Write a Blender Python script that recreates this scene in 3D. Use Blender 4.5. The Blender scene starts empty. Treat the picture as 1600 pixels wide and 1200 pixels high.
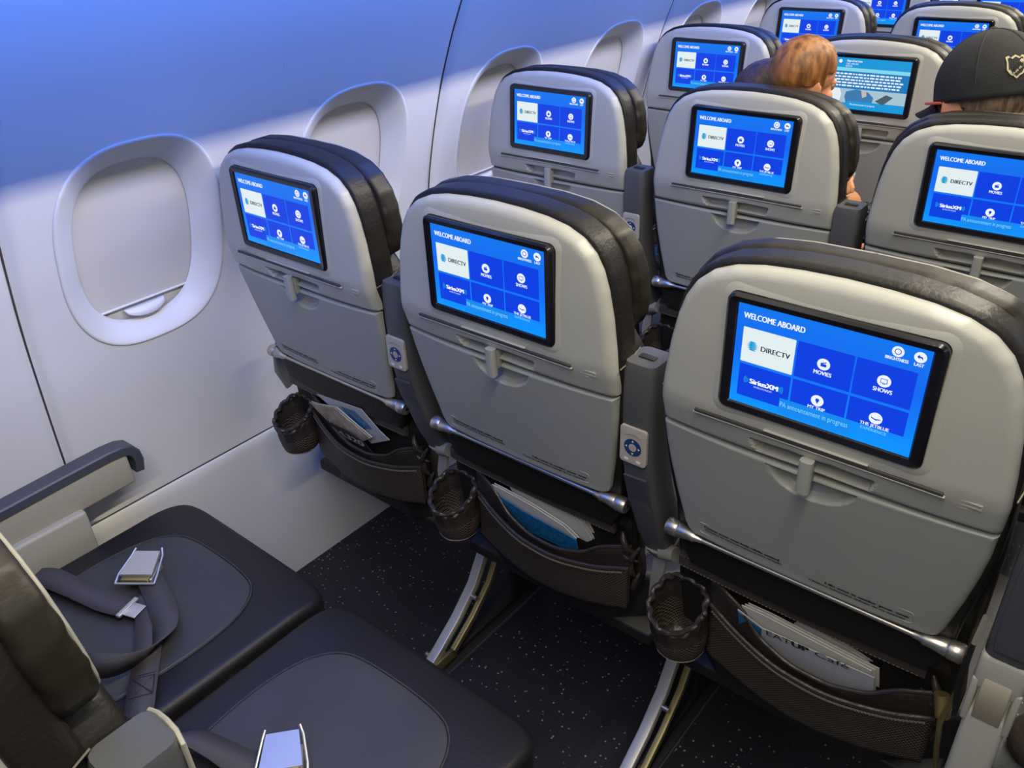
import bpy, bmesh, math, random
from mathutils import Vector, Matrix, noise
random.seed(7)
sc = bpy.context.scene
COL = sc.collection
PI = math.pi
H = 1.07            # height of a seat screen's centre above the cabin floor
PITCH = 0.8015      # row spacing
SX = 0.51           # seat spacing

# ------------------------------------------------------------------ camera
cam_d = bpy.data.cameras.new('camera'); cam = bpy.data.objects.new('camera', cam_d); COL.objects.link(cam)
cam_d.sensor_fit = 'HORIZONTAL'; cam_d.sensor_width = 36.0; cam_d.lens = 36.0*1305.66/1600.0
cam_d.clip_start = 0.02
def rodr(r):
    v = Vector(r); a = v.length; return Matrix.Rotation(a, 3, v/a)
R0 = Matrix(((1,0,0),(0,0,-1),(0,1,0)))
Rw = rodr((0.5243, 0.6780, 0.1444)) @ R0         # world -> (right, down, forward)
right, down, fwd = Vector(Rw[0]), Vector(Rw[1]), Vector(Rw[2])
M = Matrix((right, -down, -fwd)).transposed().to_4x4()
M.translation = Vector((1.2859, -0.8835, 0.4967+H))
cam.matrix_world = M
sc.camera = cam

# ------------------------------------------------------------------ world, lights, exposure
world = bpy.data.worlds.new('cabin_air'); sc.world = world; world.use_nodes = True
bg = world.node_tree.nodes['Background']; bg.inputs[0].default_value = (0.55, 0.62, 0.85, 1); bg.inputs[1].default_value = 0.155
sc.view_settings.view_transform = 'Standard'; sc.view_settings.look = 'None'
sc.view_settings.gamma = 1.0; sc.view_settings.exposure = 0.0; sc.view_settings.use_curve_mapping = False

def area(name, loc, target, sx, sy, power, color):
    d = bpy.data.lights.new(name, 'AREA'); d.shape = 'RECTANGLE'; d.size = sx; d.size_y = sy
    d.energy = power; d.color = color
    o = bpy.data.objects.new(name, d); COL.objects.link(o); o.location = loc
    z = (Vector(loc) - Vector(target)).normalized(); y = Vector((0,1,0)); x = y.cross(z).normalized(); y = z.cross(x)
    m = Matrix((x, y, z)).transposed().to_4x4(); m.translation = Vector(loc); o.matrix_world = m
    return o
area('aisle_ceiling_light', (1.30, 2.6, H+1.25), (0.35, 2.6, H-0.1), 0.035, 9.0, 142, (1.0, 0.915, 0.75))
area('blue_mood_light', (0.20, 3.3, H+0.55), (-0.10, 3.3, H+0.25), 0.05, 10.0, 50, (0.045, 0.20, 1.0))
area('right_side_light', (2.6, 1.6, H+0.75), (1.1, 1.6, H-0.3), 0.10, 8.0, 12, (0.85, 0.88, 1.0))  # weak cool strip high at the right, aimed down toward the aisle seats

# ------------------------------------------------------------------ materials
def mat(name, col, rough=0.5, metal=0.0, bump=0.0, bscale=60.0, vary=0.0, vscale=8.0, spec=None, emit=None, estr=1.0, coat=0.0):
    m = bpy.data.materials.new(name); m.use_nodes = True
    nt = m.node_tree; b = nt.nodes['Principled BSDF']
    b.inputs['Base Color'].default_value = (*col, 1); b.inputs['Roughness'].default_value = rough
    b.inputs['Metallic'].default_value = metal
    if spec is not None: b.inputs['Specular IOR Level'].default_value = spec
    if coat: b.inputs['Coat Weight'].default_value = coat; b.inputs['Coat Roughness'].default_value = 0.25
    if emit is not None:
        b.inputs['Emission Color'].default_value = (*emit, 1); b.inputs['Emission Strength'].default_value = estr
    if bump or vary:
        tc = nt.nodes.new('ShaderNodeTexCoord')
    if vary:
        n = nt.nodes.new('ShaderNodeTexNoise'); n.inputs['Scale'].default_value = vscale; n.inputs['Detail'].default_value = 5
        nt.links.new(tc.outputs['Object'], n.inputs['Vector'])
        r = nt.nodes.new('ShaderNodeMapRange'); r.inputs[1].default_value = 0.3; r.inputs[2].default_value = 0.7
        r.inputs[3].default_value = 1-vary; r.inputs[4].default_value = 1+vary
        nt.links.new(n.outputs['Fac'], r.inputs[0])
        mx = nt.nodes.new('ShaderNodeVectorMath'); mx.operation = 'SCALE'; mx.inputs[0].default_value = col
        nt.links.new(r.outputs[0], mx.inputs['Scale']); nt.links.new(mx.outputs[0], b.inputs['Base Color'])
    if bump:
        n2 = nt.nodes.new('ShaderNodeTexNoise'); n2.inputs['Scale'].default_value = bscale; n2.inputs['Detail'].default_value = 4
        nt.links.new(tc.outputs['Object'], n2.inputs['Vector'])
        bp = nt.nodes.new('ShaderNodeBump'); bp.inputs['Strength'].default_value = bump; bp.inputs['Distance'].default_value = 0.004
        nt.links.new(n2.outputs['Fac'], bp.inputs['Height']); nt.links.new(bp.outputs[0], b.inputs['Normal'])
    return m
def srgb(r, g, b):
    f = lambda c: (c/255/12.92) if c/255 <= 0.04045 else ((c/255+0.055)/1.055)**2.4
    return (f(r), f(g), f(b))
M_ = {}
M_['shell'] = mat('shell_plastic', (0.405,0.405,0.360), 0.36, bump=0.05, bscale=500)
M_['shell_dark'] = mat('slot_shade', (0.045,0.043,0.04), 0.6)  # dark colour standing in for the shade inside the card slot
M_['tray'] = mat('tray_plastic', (0.330,0.340,0.310), 0.42, bump=0.05, bscale=500, vary=0.03, vscale=6)
M_['ink'] = mat('placard_ink', (0.03,0.03,0.035), 0.6)
M_['bezel'] = mat('bezel_plastic', (0.008,0.008,0.012), 0.22, bump=0.05, bscale=300)
M_['leather'] = mat('black_leather', (0.014,0.0125,0.011), 0.42, bump=0.2, bscale=160, spec=0.32)
M_['leather_soft'] = mat('soft_black_leather', (0.016,0.013,0.0085), 0.42, bump=0.25, bscale=45, spec=0.38)
M_['cushion'] = mat('cushion_fabric', (0.013,0.011,0.013), 0.5, bump=0.15, bscale=300)
M_['insert'] = mat('cushion_insert', (0.050,0.050,0.056), 0.5, bump=0.15, bscale=300, vary=0.08, vscale=9)
M_['piping'] = mat('grey_piping', (0.30,0.29,0.25), 0.5)
M_['stitch'] = mat('stitching_thread', (0.16,0.14,0.11), 0.6)
M_['arm'] = mat('armrest_plastic', (0.075,0.078,0.082), 0.42, bump=0.08, bscale=400)
M_['armblue'] = mat('armrest_pad', (0.060,0.064,0.080), 0.42, bump=0.08, bscale=400)
M_['beige'] = mat('beige_plastic', (0.40,0.375,0.29), 0.45)
M_['metal'] = mat('satin_metal', (0.58,0.56,0.52), 0.32, 0.9)
M_['alu'] = mat('aluminium_leg', (0.60,0.59,0.55), 0.40, 0.7)
M_['strap_metal'] = mat('brushed_hinge_strap', (0.52,0.47,0.36), 0.5, 0.5)
M_['chrome'] = mat('chrome', (0.66,0.65,0.63), 0.42, 0.75)
M_['gold'] = mat('anodised_brass', (0.42,0.34,0.14), 0.35, 0.8)
M_['band'] = mat('pocket_band_leather', (0.055,0.046,0.040), 0.36, bump=0.3, bscale=120)
M_['shroud'] = mat('armrest_shroud', (0.24,0.235,0.20), 0.42)
M_['remote'] = mat('remote_plate', (0.42,0.385,0.33), 0.45)
M_['remote_blue'] = mat('remote_ring', (0.012,0.045,0.15), 0.4)
M_['web'] = mat('belt_webbing', (0.075,0.070,0.080), 0.42, bump=0.5, bscale=700)
M_['pocket'] = mat('pocket_leather', (0.030,0.024,0.021), 0.40, bump=0.5, bscale=70)
M_['wall'] = mat('sidewall_panel', (0.76,0.755,0.735), 0.5, bump=0.04, bscale=600)
M_['shade'] = mat('window_shade_plastic', (0.68,0.65,0.605), 0.45)
M_['seam'] = mat('panel_gap', (0.05,0.045,0.05), 0.7)
M_['bin'] = mat('bin_plastic', (0.6,0.6,0.6), 0.5)
M_['dark'] = mat('dark_frame', (0.012,0.012,0.013), 0.6)
M_['skin'] = mat('skin', (0.62,0.27,0.13), 0.5, bump=0.1, bscale=150)
M_['skin_man'] = mat('skin_man', (0.60,0.25,0.12), 0.5, bump=0.1, bscale=150)
M_['paper'] = mat('paper', (0.62,0.60,0.53), 0.5)
M_['card_blue'] = mat('card_blue', (0.01,0.15,0.33), 0.35, vary=0.5, vscale=160)
M_['card_tan'] = mat('card_tan', (0.42,0.36,0.27), 0.45, vary=0.35, vscale=45)
M_['card_grey'] = mat('card_grey', (0.48,0.50,0.53), 0.4)
M_['cap'] = mat('cap_cloth', (0.014,0.014,0.013), 0.85, bump=0.4, bscale=500, vary=0.2, vscale=40)
M_['cap_badge'] = mat('cap_badge', (0.42,0.37,0.22), 0.6)
M_['orange'] = mat('orange_plastic', (0.65,0.09,0.02), 0.4)
M_['cloth_dark'] = mat('dark_cloth', (0.02,0.02,0.023), 0.8, bump=0.4, bscale=60)
M_['cloth_brown'] = mat('brown_trousers', (0.055,0.042,0.036), 0.85, bump=0.6, bscale=60)
M_['cloth_white'] = mat('pale_sleeve', (0.55,0.53,0.50), 0.8)
M_['shoe'] = mat('grey_mesh_shoe', (0.16,0.17,0.18), 0.8, bump=1.0, bscale=500)

def hair_mat(name, a, b, scale=70):
    m = bpy.data.materials.new(name); m.use_nodes = True; nt = m.node_tree; p = nt.nodes['Principled BSDF']
    tc = nt.nodes.new('ShaderNodeTexCoord'); mp = nt.nodes.new('ShaderNodeMapping'); mp.inputs['Scale'].default_value = (1,1,0.22)
    n = nt.nodes.new('ShaderNodeTexNoise'); n.inputs['Scale'].default_value = scale; n.inputs['Detail'].default_value = 6
    r = nt.nodes.new('ShaderNodeValToRGB'); r.color_ramp.elements[0].position = .36; r.color_ramp.elements[1].position = .64
    r.color_ramp.elements[0].color = (*a,1); r.color_ramp.elements[1].color = (*b,1)
    bp = nt.nodes.new('ShaderNodeBump'); bp.inputs['Strength'].default_value = .7; bp.inputs['Distance'].default_value = .004
    nt.links.new(tc.outputs['Object'], mp.inputs[0]); nt.links.new(mp.outputs[0], n.inputs['Vector'])
    nt.links.new(n.outputs['Fac'], r.inputs[0]); nt.links.new(r.outputs[0], p.inputs['Base Color'])
    nt.links.new(n.outputs['Fac'], bp.inputs['Height']); nt.links.new(bp.outputs[0], p.inputs['Normal'])
    p.inputs['Roughness'].default_value = .5
    return m
M_['hair_red'] = hair_mat('auburn_baby_hair', (0.13,0.048,0.012), (0.36,0.15,0.04))
M_['hair_brown'] = hair_mat('brown_hair', (0.018,0.009,0.005), (0.060,0.028,0.013))
M_['hair_grey'] = hair_mat('short_grey_brown_hair', (0.12,0.075,0.045), (0.30,0.20,0.13), 120)

def mesh_mat():
    m = bpy.data.materials.new('pocket_netting'); m.use_nodes = True; nt = m.node_tree; p = nt.nodes['Principled BSDF']
    tc = nt.nodes.new('ShaderNodeTexCoord'); mp = nt.nodes.new('ShaderNodeMapping'); mp.inputs['Rotation'].default_value = (0, .785, 0)
    mp.inputs['Scale'].default_value = (230, 230, 230)
    v = nt.nodes.new('ShaderNodeTexVoronoi'); v.inputs['Scale'].default_value = 1.0; v.inputs['Randomness'].default_value = 0.0
    v.voronoi_dimensions = '2D'
    sp = nt.nodes.new('ShaderNodeSeparateXYZ'); cb = nt.nodes.new('ShaderNodeCombineXYZ')
    r = nt.nodes.new('ShaderNodeValToRGB'); r.color_ramp.elements[0].position = .25; r.color_ramp.elements[1].position = .5
    r.color_ramp.elements[0].color = (.002,.002,.002,1); r.color_ramp.elements[1].color = (.085,.066,.052,1)
    nt.links.new(tc.outputs['Object'], mp.inputs[0]); nt.links.new(mp.outputs[0], sp.inputs[0])
    nt.links.new(sp.outputs[0], cb.inputs[0]); nt.links.new(sp.outputs[2], cb.inputs[1]); nt.links.new(cb.outputs[0], v.inputs['Vector'])
    nt.links.new(v.outputs['Distance'], r.inputs[0]); nt.links.new(r.outputs[0], p.inputs['Base Color'])
    bp = nt.nodes.new('ShaderNodeBump'); bp.inputs['Strength'].default_value = .6; bp.inputs['Distance'].default_value = .002
    nt.links.new(v.outputs['Distance'], bp.inputs['Height']); nt.links.new(bp.outputs[0], p.inputs['Normal'])
    p.inputs['Roughness'].default_value = .5
    return m
M_['net'] = mesh_mat()

def floor_mat():
    m = bpy.data.materials.new('speckled_floor'); m.use_nodes = True; nt = m.node_tree; p = nt.nodes['Principled BSDF']
    tc = nt.nodes.new('ShaderNodeTexCoord')
    v = nt.nodes.new('ShaderNodeTexVoronoi'); v.inputs['Scale'].default_value = 75
    n = nt.nodes.new('ShaderNodeTexNoise'); n.inputs['Scale'].default_value = 400
    nt.links.new(tc.outputs['Object'], v.inputs['Vector']); nt.links.new(tc.outputs['Object'], n.inputs['Vector'])
    r = nt.nodes.new('ShaderNodeMapRange'); r.inputs[1].default_value = .14; r.inputs[2].default_value = .20; r.inputs[3].default_value = 1; r.inputs[4].default_value = 0
    nt.links.new(v.outputs['Distance'], r.inputs[0])
    sp = nt.nodes.new('ShaderNodeSeparateColor'); nt.links.new(v.outputs['Color'], sp.inputs[0])
    gt = nt.nodes.new('ShaderNodeMath'); gt.operation = 'GREATER_THAN'; gt.inputs[1].default_value = .50; nt.links.new(sp.outputs[0], gt.inputs[0])
    mu = nt.nodes.new('ShaderNodeMath'); mu.operation = 'MULTIPLY'; nt.links.new(r.outputs[0], mu.inputs[0]); nt.links.new(gt.outputs[0], mu.inputs[1])
    mx = nt.nodes.new('ShaderNodeMix'); mx.data_type = 'RGBA'; mx.inputs[6].default_value = (.013,.012,.016,1); mx.inputs[7].default_value = (.28,.25,.23,1)
    nt.links.new(mu.outputs[0], mx.inputs[0]); nt.links.new(mx.outputs[2], p.inputs['Base Color'])
    bp = nt.nodes.new('ShaderNodeBump'); bp.inputs['Strength'].default_value = .2; bp.inputs['Distance'].default_value = .002
    nt.links.new(n.outputs['Fac'], bp.inputs['Height']); nt.links.new(bp.outputs[0], p.inputs['Normal'])
    p.inputs['Roughness'].default_value = .55
    return m
M_['floor'] = floor_mat()

def emit_mat(name, rgb, s=1.0):
    return mat(name, (0.01,0.01,0.01), 0.3, emit=srgb(*rgb), estr=s, spec=0.2)
def grad_mat(name, stops, z0, z1, s=1.0):
    """a lit screen whose shown picture is a vertical gradient"""
    m = emit_mat(name, (0,0,0), s); nt = m.node_tree; p = nt.nodes['Principled BSDF']
    tc = nt.nodes.new('ShaderNodeTexCoord'); sp = nt.nodes.new('ShaderNodeSeparateXYZ'); r = nt.nodes.new('ShaderNodeMapRange')
    r.inputs[1].default_value = z0; r.inputs[2].default_value = z1
    cr = nt.nodes.new('ShaderNodeValToRGB')
    while len(cr.color_ramp.elements) < len(stops): cr.color_ramp.elements.new(.5)
    for e, (pos, c) in zip(cr.color_ramp.elements, stops): e.position = pos; e.color = (*srgb(*c), 1)
    nt.links.new(tc.outputs['Object'], sp.inputs[0]); nt.links.new(sp.outputs[2], r.inputs[0]); nt.links.new(r.outputs[0], cr.inputs[0])
    nt.links.new(cr.outputs[0], p.inputs['Emission Color'])
    return m
PZ = -0.5   # pivot height relative to the screen centre
U = {}
U['bg'] = grad_mat('ui_background', [(0,(0,150,255)),(.25,(5,130,252)),(.6,(8,104,240)),(1,(8,118,240))], -PZ-.068, -PZ+.068)
U['tile'] = emit_mat('ui_tile', (0,62,226))
U['white'] = emit_mat('ui_white', (236,244,255))
U['card'] = emit_mat('ui_card', (226,238,240))
U['ink'] = emit_mat('ui_ink', (40,50,70))
U['globe'] = emit_mat('ui_globe', (20,160,215))
U['band'] = emit_mat('ui_band', (12,138,240))
U['pale'] = emit_mat('ui_pale_text', (130,215,255))
U['teal'] = emit_mat('ui_teal', (20,150,215))
U['teal_dark'] = emit_mat('ui_teal_dark', (15,120,185))
U['teal_pale'] = emit_mat('ui_teal_pale', (130,215,235))
U['pic'] = emit_mat('ui_picture', (165,195,210))
U['jeans'] = emit_mat('ui_jeans', (60,120,175))
U['board'] = emit_mat('ui_board', (70,90,100))
U['hand'] = emit_mat('ui_hand', (195,185,175))

# ------------------------------------------------------------------ mesh helpers
class MB:
    def __init__(s): s.v = []; s.f = []; s.m = []; s.mats = []
    def mi(s, m):
        if m not in s.mats: s.mats.append(m)
        return s.mats.index(m)
    def add(s, vs, fs, m):
        o = len(s.v); i = s.mi(m); s.v += [tuple(v) for v in vs]; s.f += [tuple(o+k for k in f) for f in fs]; s.m += [i]*len(fs)
    def box(s, c, d, m, r=0.0, rot=None, seg=3):
        bm = bmesh.new(); bmesh.ops.create_cube(bm, size=1.0)
        for v in bm.verts: v.co = Vector((v.co.x*d[0], v.co.y*d[1], v.co.z*d[2]))
        if r > 0: bmesh.ops.bevel(bm, geom=bm.edges[:], offset=min(r, min(d)*.49), segments=seg, profile=.5, affect='EDGES')
        if rot is not None: bmesh.ops.transform(bm, matrix=rot.to_4x4(), verts=bm.verts)
        bm.verts.index_update()
        s.add([v.co+Vector(c) for v in bm.verts], [[v.index for v in f.verts] for f in bm.faces], m); bm.free()
    def tube(s, path, rad, m, n=10, cap=True, flat=None, up=None):
        """sweep of a round (or flat=(w,t)) section; rad may be a list"""
        P = [Vector(p) for p in path]; N = len(P)
        if not isinstance(rad, (list, tuple)): rad = [rad]*N
        vs = []; fs = []
        prev = None
        for i in range(N):
            t = (P[min(i+1,N-1)] - P[max(i-1,0)]).normalized()
            if up is not None: a = Vector(up)
            else: a = prev if prev is not None else (Vector((0,0,1)) if abs(t.z) < .9 else Vector((1,0,0)))
            b = t.cross(a).normalized(); a = b.cross(t).normalized(); prev = a
            if flat:
                w, th, sec = flat[0]*rad[i], flat[1]*rad[i], []
                rr = min(w,th)*.5*flat[2] if len(flat) > 2 else min(w,th)*.3
                for cx, cy, a0 in ((w/2-rr,th/2-rr,0),(-w/2+rr,th/2-rr,PI/2),(-w/2+rr,-th/2+rr,PI),(w/2-rr,-th/2+rr,1.5*PI)):
                    for k in range(4): sec.append((cx+rr*math.cos(a0+k*PI/6), cy+rr*math.sin(a0+k*PI/6)))
            else: sec = [(rad[i]*math.cos(2*PI*k/n), rad[i]*math.sin(2*PI*k/n)) for k in range(n)]
            vs += [P[i] + b*u + a*w_ for u, w_ in sec]
        L = len(sec)
        for i in range(N-1):
            for k in range(L): fs.append((i*L+k, i*L+(k+1)%L, (i+1)*L+(k+1)%L, (i+1)*L+k))
        if cap: fs.append(tuple(range(L))[::-1]); fs.append(tuple((N-1)*L+k for k in range(L)))
        s.add(vs, fs, m)
    def polar(s, out, c, m, yf, R=0.008, depth=0.03, back=True, nr=14, arc=5, bulge=0.0, Rb=None, disp=None):
        """a slab seen from -y: closed outline [(x,z)], rounded edge R, thickness depth; yf(x,z) = y of its face"""
        cx, cz = c; n = len(out); rings = []
        for k in range(nr+1):
            t = k/nr; rings.append((t, None))
        vs = []; fs = []; L = n
        def pt(o, d):
            dx, dz = cx-o[0], cz-o[1]; l = math.hypot(dx, dz) or 1
            return (o[0]+dx/l*d, o[1]+dz/l*d)
        vs.append((cx, yf(cx,cz)-bulge+(disp(cx,cz) if disp else 0), cz))
        def ring(pts, ys):
            for (x,z), y in zip(pts, ys): vs.append((x, y, z))
        inner = [pt(o, R) for o in out]; cnt = 0
        for k in range(1, nr+1):
            t = (k/nr)**.8
            ps = [(cx+(p[0]-cx)*t, cz+(p[1]-cz)*t) for p in inner]
            ring(ps, [yf(*p) - bulge*(1-t*t) + (disp(*p) if disp else 0) for p in ps]); cnt += 1
        for k in range(1, arc+1):
            a = k/arc*PI/2; ps = [pt(o, R*(1-math.sin(a))) for o in out]
            ring(ps, [yf(*p)+R*(1-math.cos(a)) for p in ps]); cnt += 1
        rb = Rb if Rb else 0
        ring(out, [yf(*p)+depth-rb for p in out]); cnt += 1
        if rb:
            for k in range(1, arc+1):
                a = k/arc*PI/2; ps = [pt(o, rb*(1-math.cos(a))) for o in out]
                ring(ps, [yf(*o)+depth-rb+rb*math.sin(a) for o in out]); cnt += 1
        for j in range(n): fs.append((0, 1+j, 1+(j+1)%n))
        for k in range(cnt-1):
            a, b = 1+k*n, 1+(k+1)*n
            for j in range(n): fs.append((a+j, b+j, b+(j+1)%n, a+(j+1)%n))
        if back:
            base = 1+(cnt-1)*n; ci = len(vs); vs.append((cx, yf(cx,cz)+depth+bulge*.3, cz))
            for j in range(n): fs.append((base+j, ci, base+(j+1)%n))
        s.add(vs, fs, m)
    def poly(s, pts, m, y0=None):
        s.add(pts, [tuple(range(len(pts)))], m)
    def build(s, name, parent=None, loc=(0,0,0), smooth=True, angle=40, solid=0.0):
        me = bpy.data.meshes.new(name); me.from_pydata([Vector(v)-Vector(loc) for v in s.v], [], s.f)
        for m in s.mats: me.materials.append(m)
        me.polygons.foreach_set('material_index', s.m)
        bm = bmesh.new(); bm.from_mesh(me); bmesh.ops.remove_doubles(bm, verts=bm.verts, dist=1e-6)
        if len(s.f) > 1 and smooth != 'keep': bmesh.ops.recalc_face_normals(bm, faces=bm.faces)
        bm.to_mesh(me); bm.free()
        if smooth:
            me.polygons.foreach_set('use_smooth', [True]*len(me.polygons)); me.set_sharp_from_angle(angle=math.radians(angle))
        o = bpy.data.objects.new(name, me); COL.objects.link(o); o.parent = parent
        if solid:
            sm = o.modifiers.new('thickness', 'SOLIDIFY'); sm.thickness = solid; sm.offset = 0
        o.location = loc
        return o
def tag(o, label, cat, group=None, kind=None):
    if label: o['label'] = label
    if cat: o['category'] = cat
    if group: o['group'] = group
    if kind: o['kind'] = kind
    return o
def empty(name, loc, parent=None):
    o = bpy.data.objects.new(name, None); COL.objects.link(o); o.location = loc; o.parent = parent; o.empty_display_size = .05
    return o
def lerp_tab(tab, x):
    if x <= tab[0][0]: return tab[0][1]
    for (a, fa), (b, fb) in zip(tab, tab[1:]):
        if x <= b: return fa+(fb-fa)*(x-a)/(b-a)
    return tab[-1][1]
def smooth_tab(tab, w):
    return lambda x: sum(lerp_tab(tab, x+w*k)*c for k, c in ((-1,.25),(-.5,.2),(0,.1),(.5,.2),(1,.25)))
def chaikin(P, it=2):
    for _ in range(it):
        Q = []
        for i in range(len(P)):
            a, b = P[i], P[(i+1)%len(P)]
            Q.append((a[0]*.75+b[0]*.25, a[1]*.75+b[1]*.25)); Q.append((a[0]*.25+b[0]*.75, a[1]*.25+b[1]*.75))
        P = Q
    return P
def resample(P, n):
    L = [0]
    for i in range(len(P)): a, b = P[i], P[(i+1)%len(P)]; L.append(L[-1]+math.hypot(b[0]-a[0], b[1]-a[1]))
    out = []; j = 0
    for k in range(n):
        t = L[-1]*k/n
        while L[j+1] < t: j += 1
        a, b = P[j], P[(j+1)%len(P)]; u = (t-L[j])/max(1e-9, L[j+1]-L[j])
        out.append((a[0]+(b[0]-a[0])*u, a[1]+(b[1]-a[1])*u))
    return out
def mirror(half): return half + [(-x, z) for x, z in half[::-1] if abs(x) > 1e-6]
def rrect(w, h, r, n=6, c=(0,0)):
    P = []
    for cx, cz, a0 in ((w/2-r,h/2-r,0),(-w/2+r,h/2-r,PI/2),(-w/2+r,-h/2+r,PI),(w/2-r,-h/2+r,1.5*PI)):
        for k in range(n+1): P.append((c[0]+cx+r*math.cos(a0+k*PI/2/n), c[1]+cz+r*math.sin(a0+k*PI/2/n)))
    return P
_tc = {}
def glyphs(txt):
    if txt in _tc: return _tc[txt]
    cu = bpy.data.curves.new('lettering', 'FONT'); cu.body = txt; cu.size = 1; cu.align_x = 'LEFT'; cu.resolution_u = 3
    o = bpy.data.objects.new('lettering', cu); COL.objects.link(o); bpy.context.view_layer.update()
    me = o.to_mesh(); vs = [v.co.copy() for v in me.vertices]; fs = [tuple(p.vertices) for p in me.polygons]
    o.to_mesh_clear(); bpy.data.objects.remove(o); bpy.data.curves.remove(cu)
    x0 = min(v.x for v in vs); x1 = max(v.x for v in vs)
    _tc[txt] = ([(v.x-x0, v.y) for v in vs], fs, x1-x0); return _tc[txt]
def text(mb, txt, m, f, cx, cy, width=None, height=None, bold=0, align='c'):
    """f(u,v)->3D point; cap height `height`, total `width` (either may be None)"""
    vs, fs, w = glyphs(txt)
    sy = (height/.70) if height else width/w
    sx = (width/w) if width else sy
    x0 = cx - (w*sx/2 if align == 'c' else 0)
    for k in range(bold+1):
        d = k*height*.10 if height else 0
        mb.add([f(x0+x*sx+d, cy+y*sy-(.35*sy)) for x, y in vs], fs, m)

# ------------------------------------------------------------------ wall geometry
PROF = [(-1.2,-.295),(-1.07,-.298),(-.80,-.318),(-.62,-.322),(-.50,-.318),(-.35,-.304),(-.17,-.282),(-.09,-.262),(.04,-.225),(.163,-.180),(.29,-.118),(.45,-.03),(.60,.07),(.75,.18)]
_wp = smooth_tab(PROF, .06)
def wallx(z): return _wp(z)
WZ = -.062; WY0 = -.156; WP = .5330          # window centre height (rel. screen), first centre, spacing
def sup(a, b, n, k):
    t = 2*PI*k/n; c, s_ = math.cos(t), math.sin(t); e = 2/2.7
    return (a*abs(c)**e*(1 if c >= 0 else -1), b*abs(s_)**e*(1 if s_ >= 0 else -1))
SEAMS = [-.41+1.066*k for k in range(-1, 9)]
def seam_off(y):
    d = min(abs(y-s_) for s_ in SEAMS); return -.012*math.exp(-(d/.014)**2)
def wall_pt(y, z): return (wallx(z)+seam_off(y), y, z+H)
def build_wall():
    mb = MB(); NT = 96; z0, z1 = -.44, .30
    ncell = 17; WOFF = WY0+.1435; y_first = -.41-1.066
    ys = []
    for c in range(ncell):
        yc = y_first+(c+.5)*WP+WOFF
        ring0 = [(yc+sup(.173,.212,NT,k)[0], WZ+sup(.173,.212,NT,k)[1]) for k in range(NT)]
        rect = []; y0b = WP/2-.035
        for k in range(NT):
            t = 2*PI*k/NT; cx, sz = math.cos(t), math.sin(t)
            sc_ = min(y0b/abs(cx) if abs(cx) > 1e-9 else 1e9, ((z1-WZ) if sz > 0 else (WZ-z0))/abs(sz) if abs(sz) > 1e-9 else 1e9)
            rect.append((yc-WOFF+cx*sc_, WZ+sz*sc_))
        # snap corners
        for cy_, cz_ in ((y0b,z1),(-y0b,z1),(-y0b,z0),(y0b,z0)):
            j = min(range(NT), key=lambda q: abs(rect[q][0]-yc+WOFF-cy_)+abs(rect[q][1]-cz_)); rect[j] = (yc-WOFF+cy_, cz_)
        vs = []; fs = []; NR = 16
        for r in range(NR+1):
            t = r/NR; t2 = 1-(1-t)**1.6
            for k in range(NT):
                y = ring0[k][0]+(rect[k][0]-ring0[k][0])*t2; z = ring0[k][1]+(rect[k][1]-ring0[k][1])*t2
                vs.append(wall_pt(y, z))
        for r in range(NR):
            for k in range(NT): fs.append((r*NT+k, r*NT+(k+1)%NT, (r+1)*NT+(k+1)%NT, (r+1)*NT+k))
        mb.add(vs, fs, M_['wall'])
    for c in range(ncell+1):
        yc = y_first+c*WP; vs = []; fs = []; nz = 30; yy_ = [-.035,-.028,-.022,-.017,-.013,-.009,-.006,-.003,0,.003,.006,.009,.013,.017,.022,.028,.035]
        for i in range(nz+1):
            for d in yy_: vs.append(wall_pt(yc+d, z0+(z1-z0)*i/nz))
        for i in range(nz):
            for j in range(16): fs.append((i*17+j, i*17+j+1, (i+1)*17+j+1, (i+1)*17+j))
        mb.add(vs, fs, M_['wall'])
    # strips above and below the windows
    yv = []
    y = y_first
    Y1 = y_first+ncell*WP
    while y < Y1-1e-6:
        yv.append(y); d = min(abs(y-s_) for s_ in SEAMS); y += .004 if d < .04 else .02
    yv.append(Y1)
    for za, zb, n in ((z1,.72,16),(-.63,z0,6)):
        vs = []; fs = []
        for i in range(n+1):
            for y in yv: vs.append(wall_pt(y, za+(zb-za)*i/n))
        L = len(yv)
        for i in range(n):
            for j in range(L-1): fs.append((i*L+j, i*L+j+1, (i+1)*L+j+1, (i+1)*L+j))
        mb.add(vs, fs, M_['wall'])
    o = mb.build('wall_left', solid=0); o['kind'] = 'structure'
    # lower wall panel, its upper edge just proud of the sidewall
    mb = MB(); vs = []; fs = []; prof = [(-.632,.0),(-.634,.006),(-.640,.009)]+[(-.66-.41*k/14, .009) for k in range(15)]
    for z, dx in prof:
        for y in (y_first, Y1): vs.append((wallx(z)+dx, y, z+H))
    for i in range(len(prof)-1): fs.append((2*i, 2*i+1, 2*i+3, 2*i+2))
    mb.add(vs, fs, M_['wall']); o = mb.build('baseboard_left'); o['kind'] = 'structure'
    mb = MB()
    mb.tube([(wallx(-.63)+.0015, y_first, -.631+H), (wallx(-.63)+.0015, Y1, -.631+H)], .0016, M_['seam'], n=6)
    o = mb.build('trim_1'); o['kind'] = 'structure'
    for i, s_ in enumerate(SEAMS):
        mb = MB(); zs = [-.63+k*.05 for k in range(27)]
        mb.tube([(wallx(z)-.012, s_, z+H) for z in zs], .0022, M_['seam'], n=6)
        o = mb.build('trim_%d' % (i+2)); o['kind'] = 'structure'
build_wall()

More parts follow.
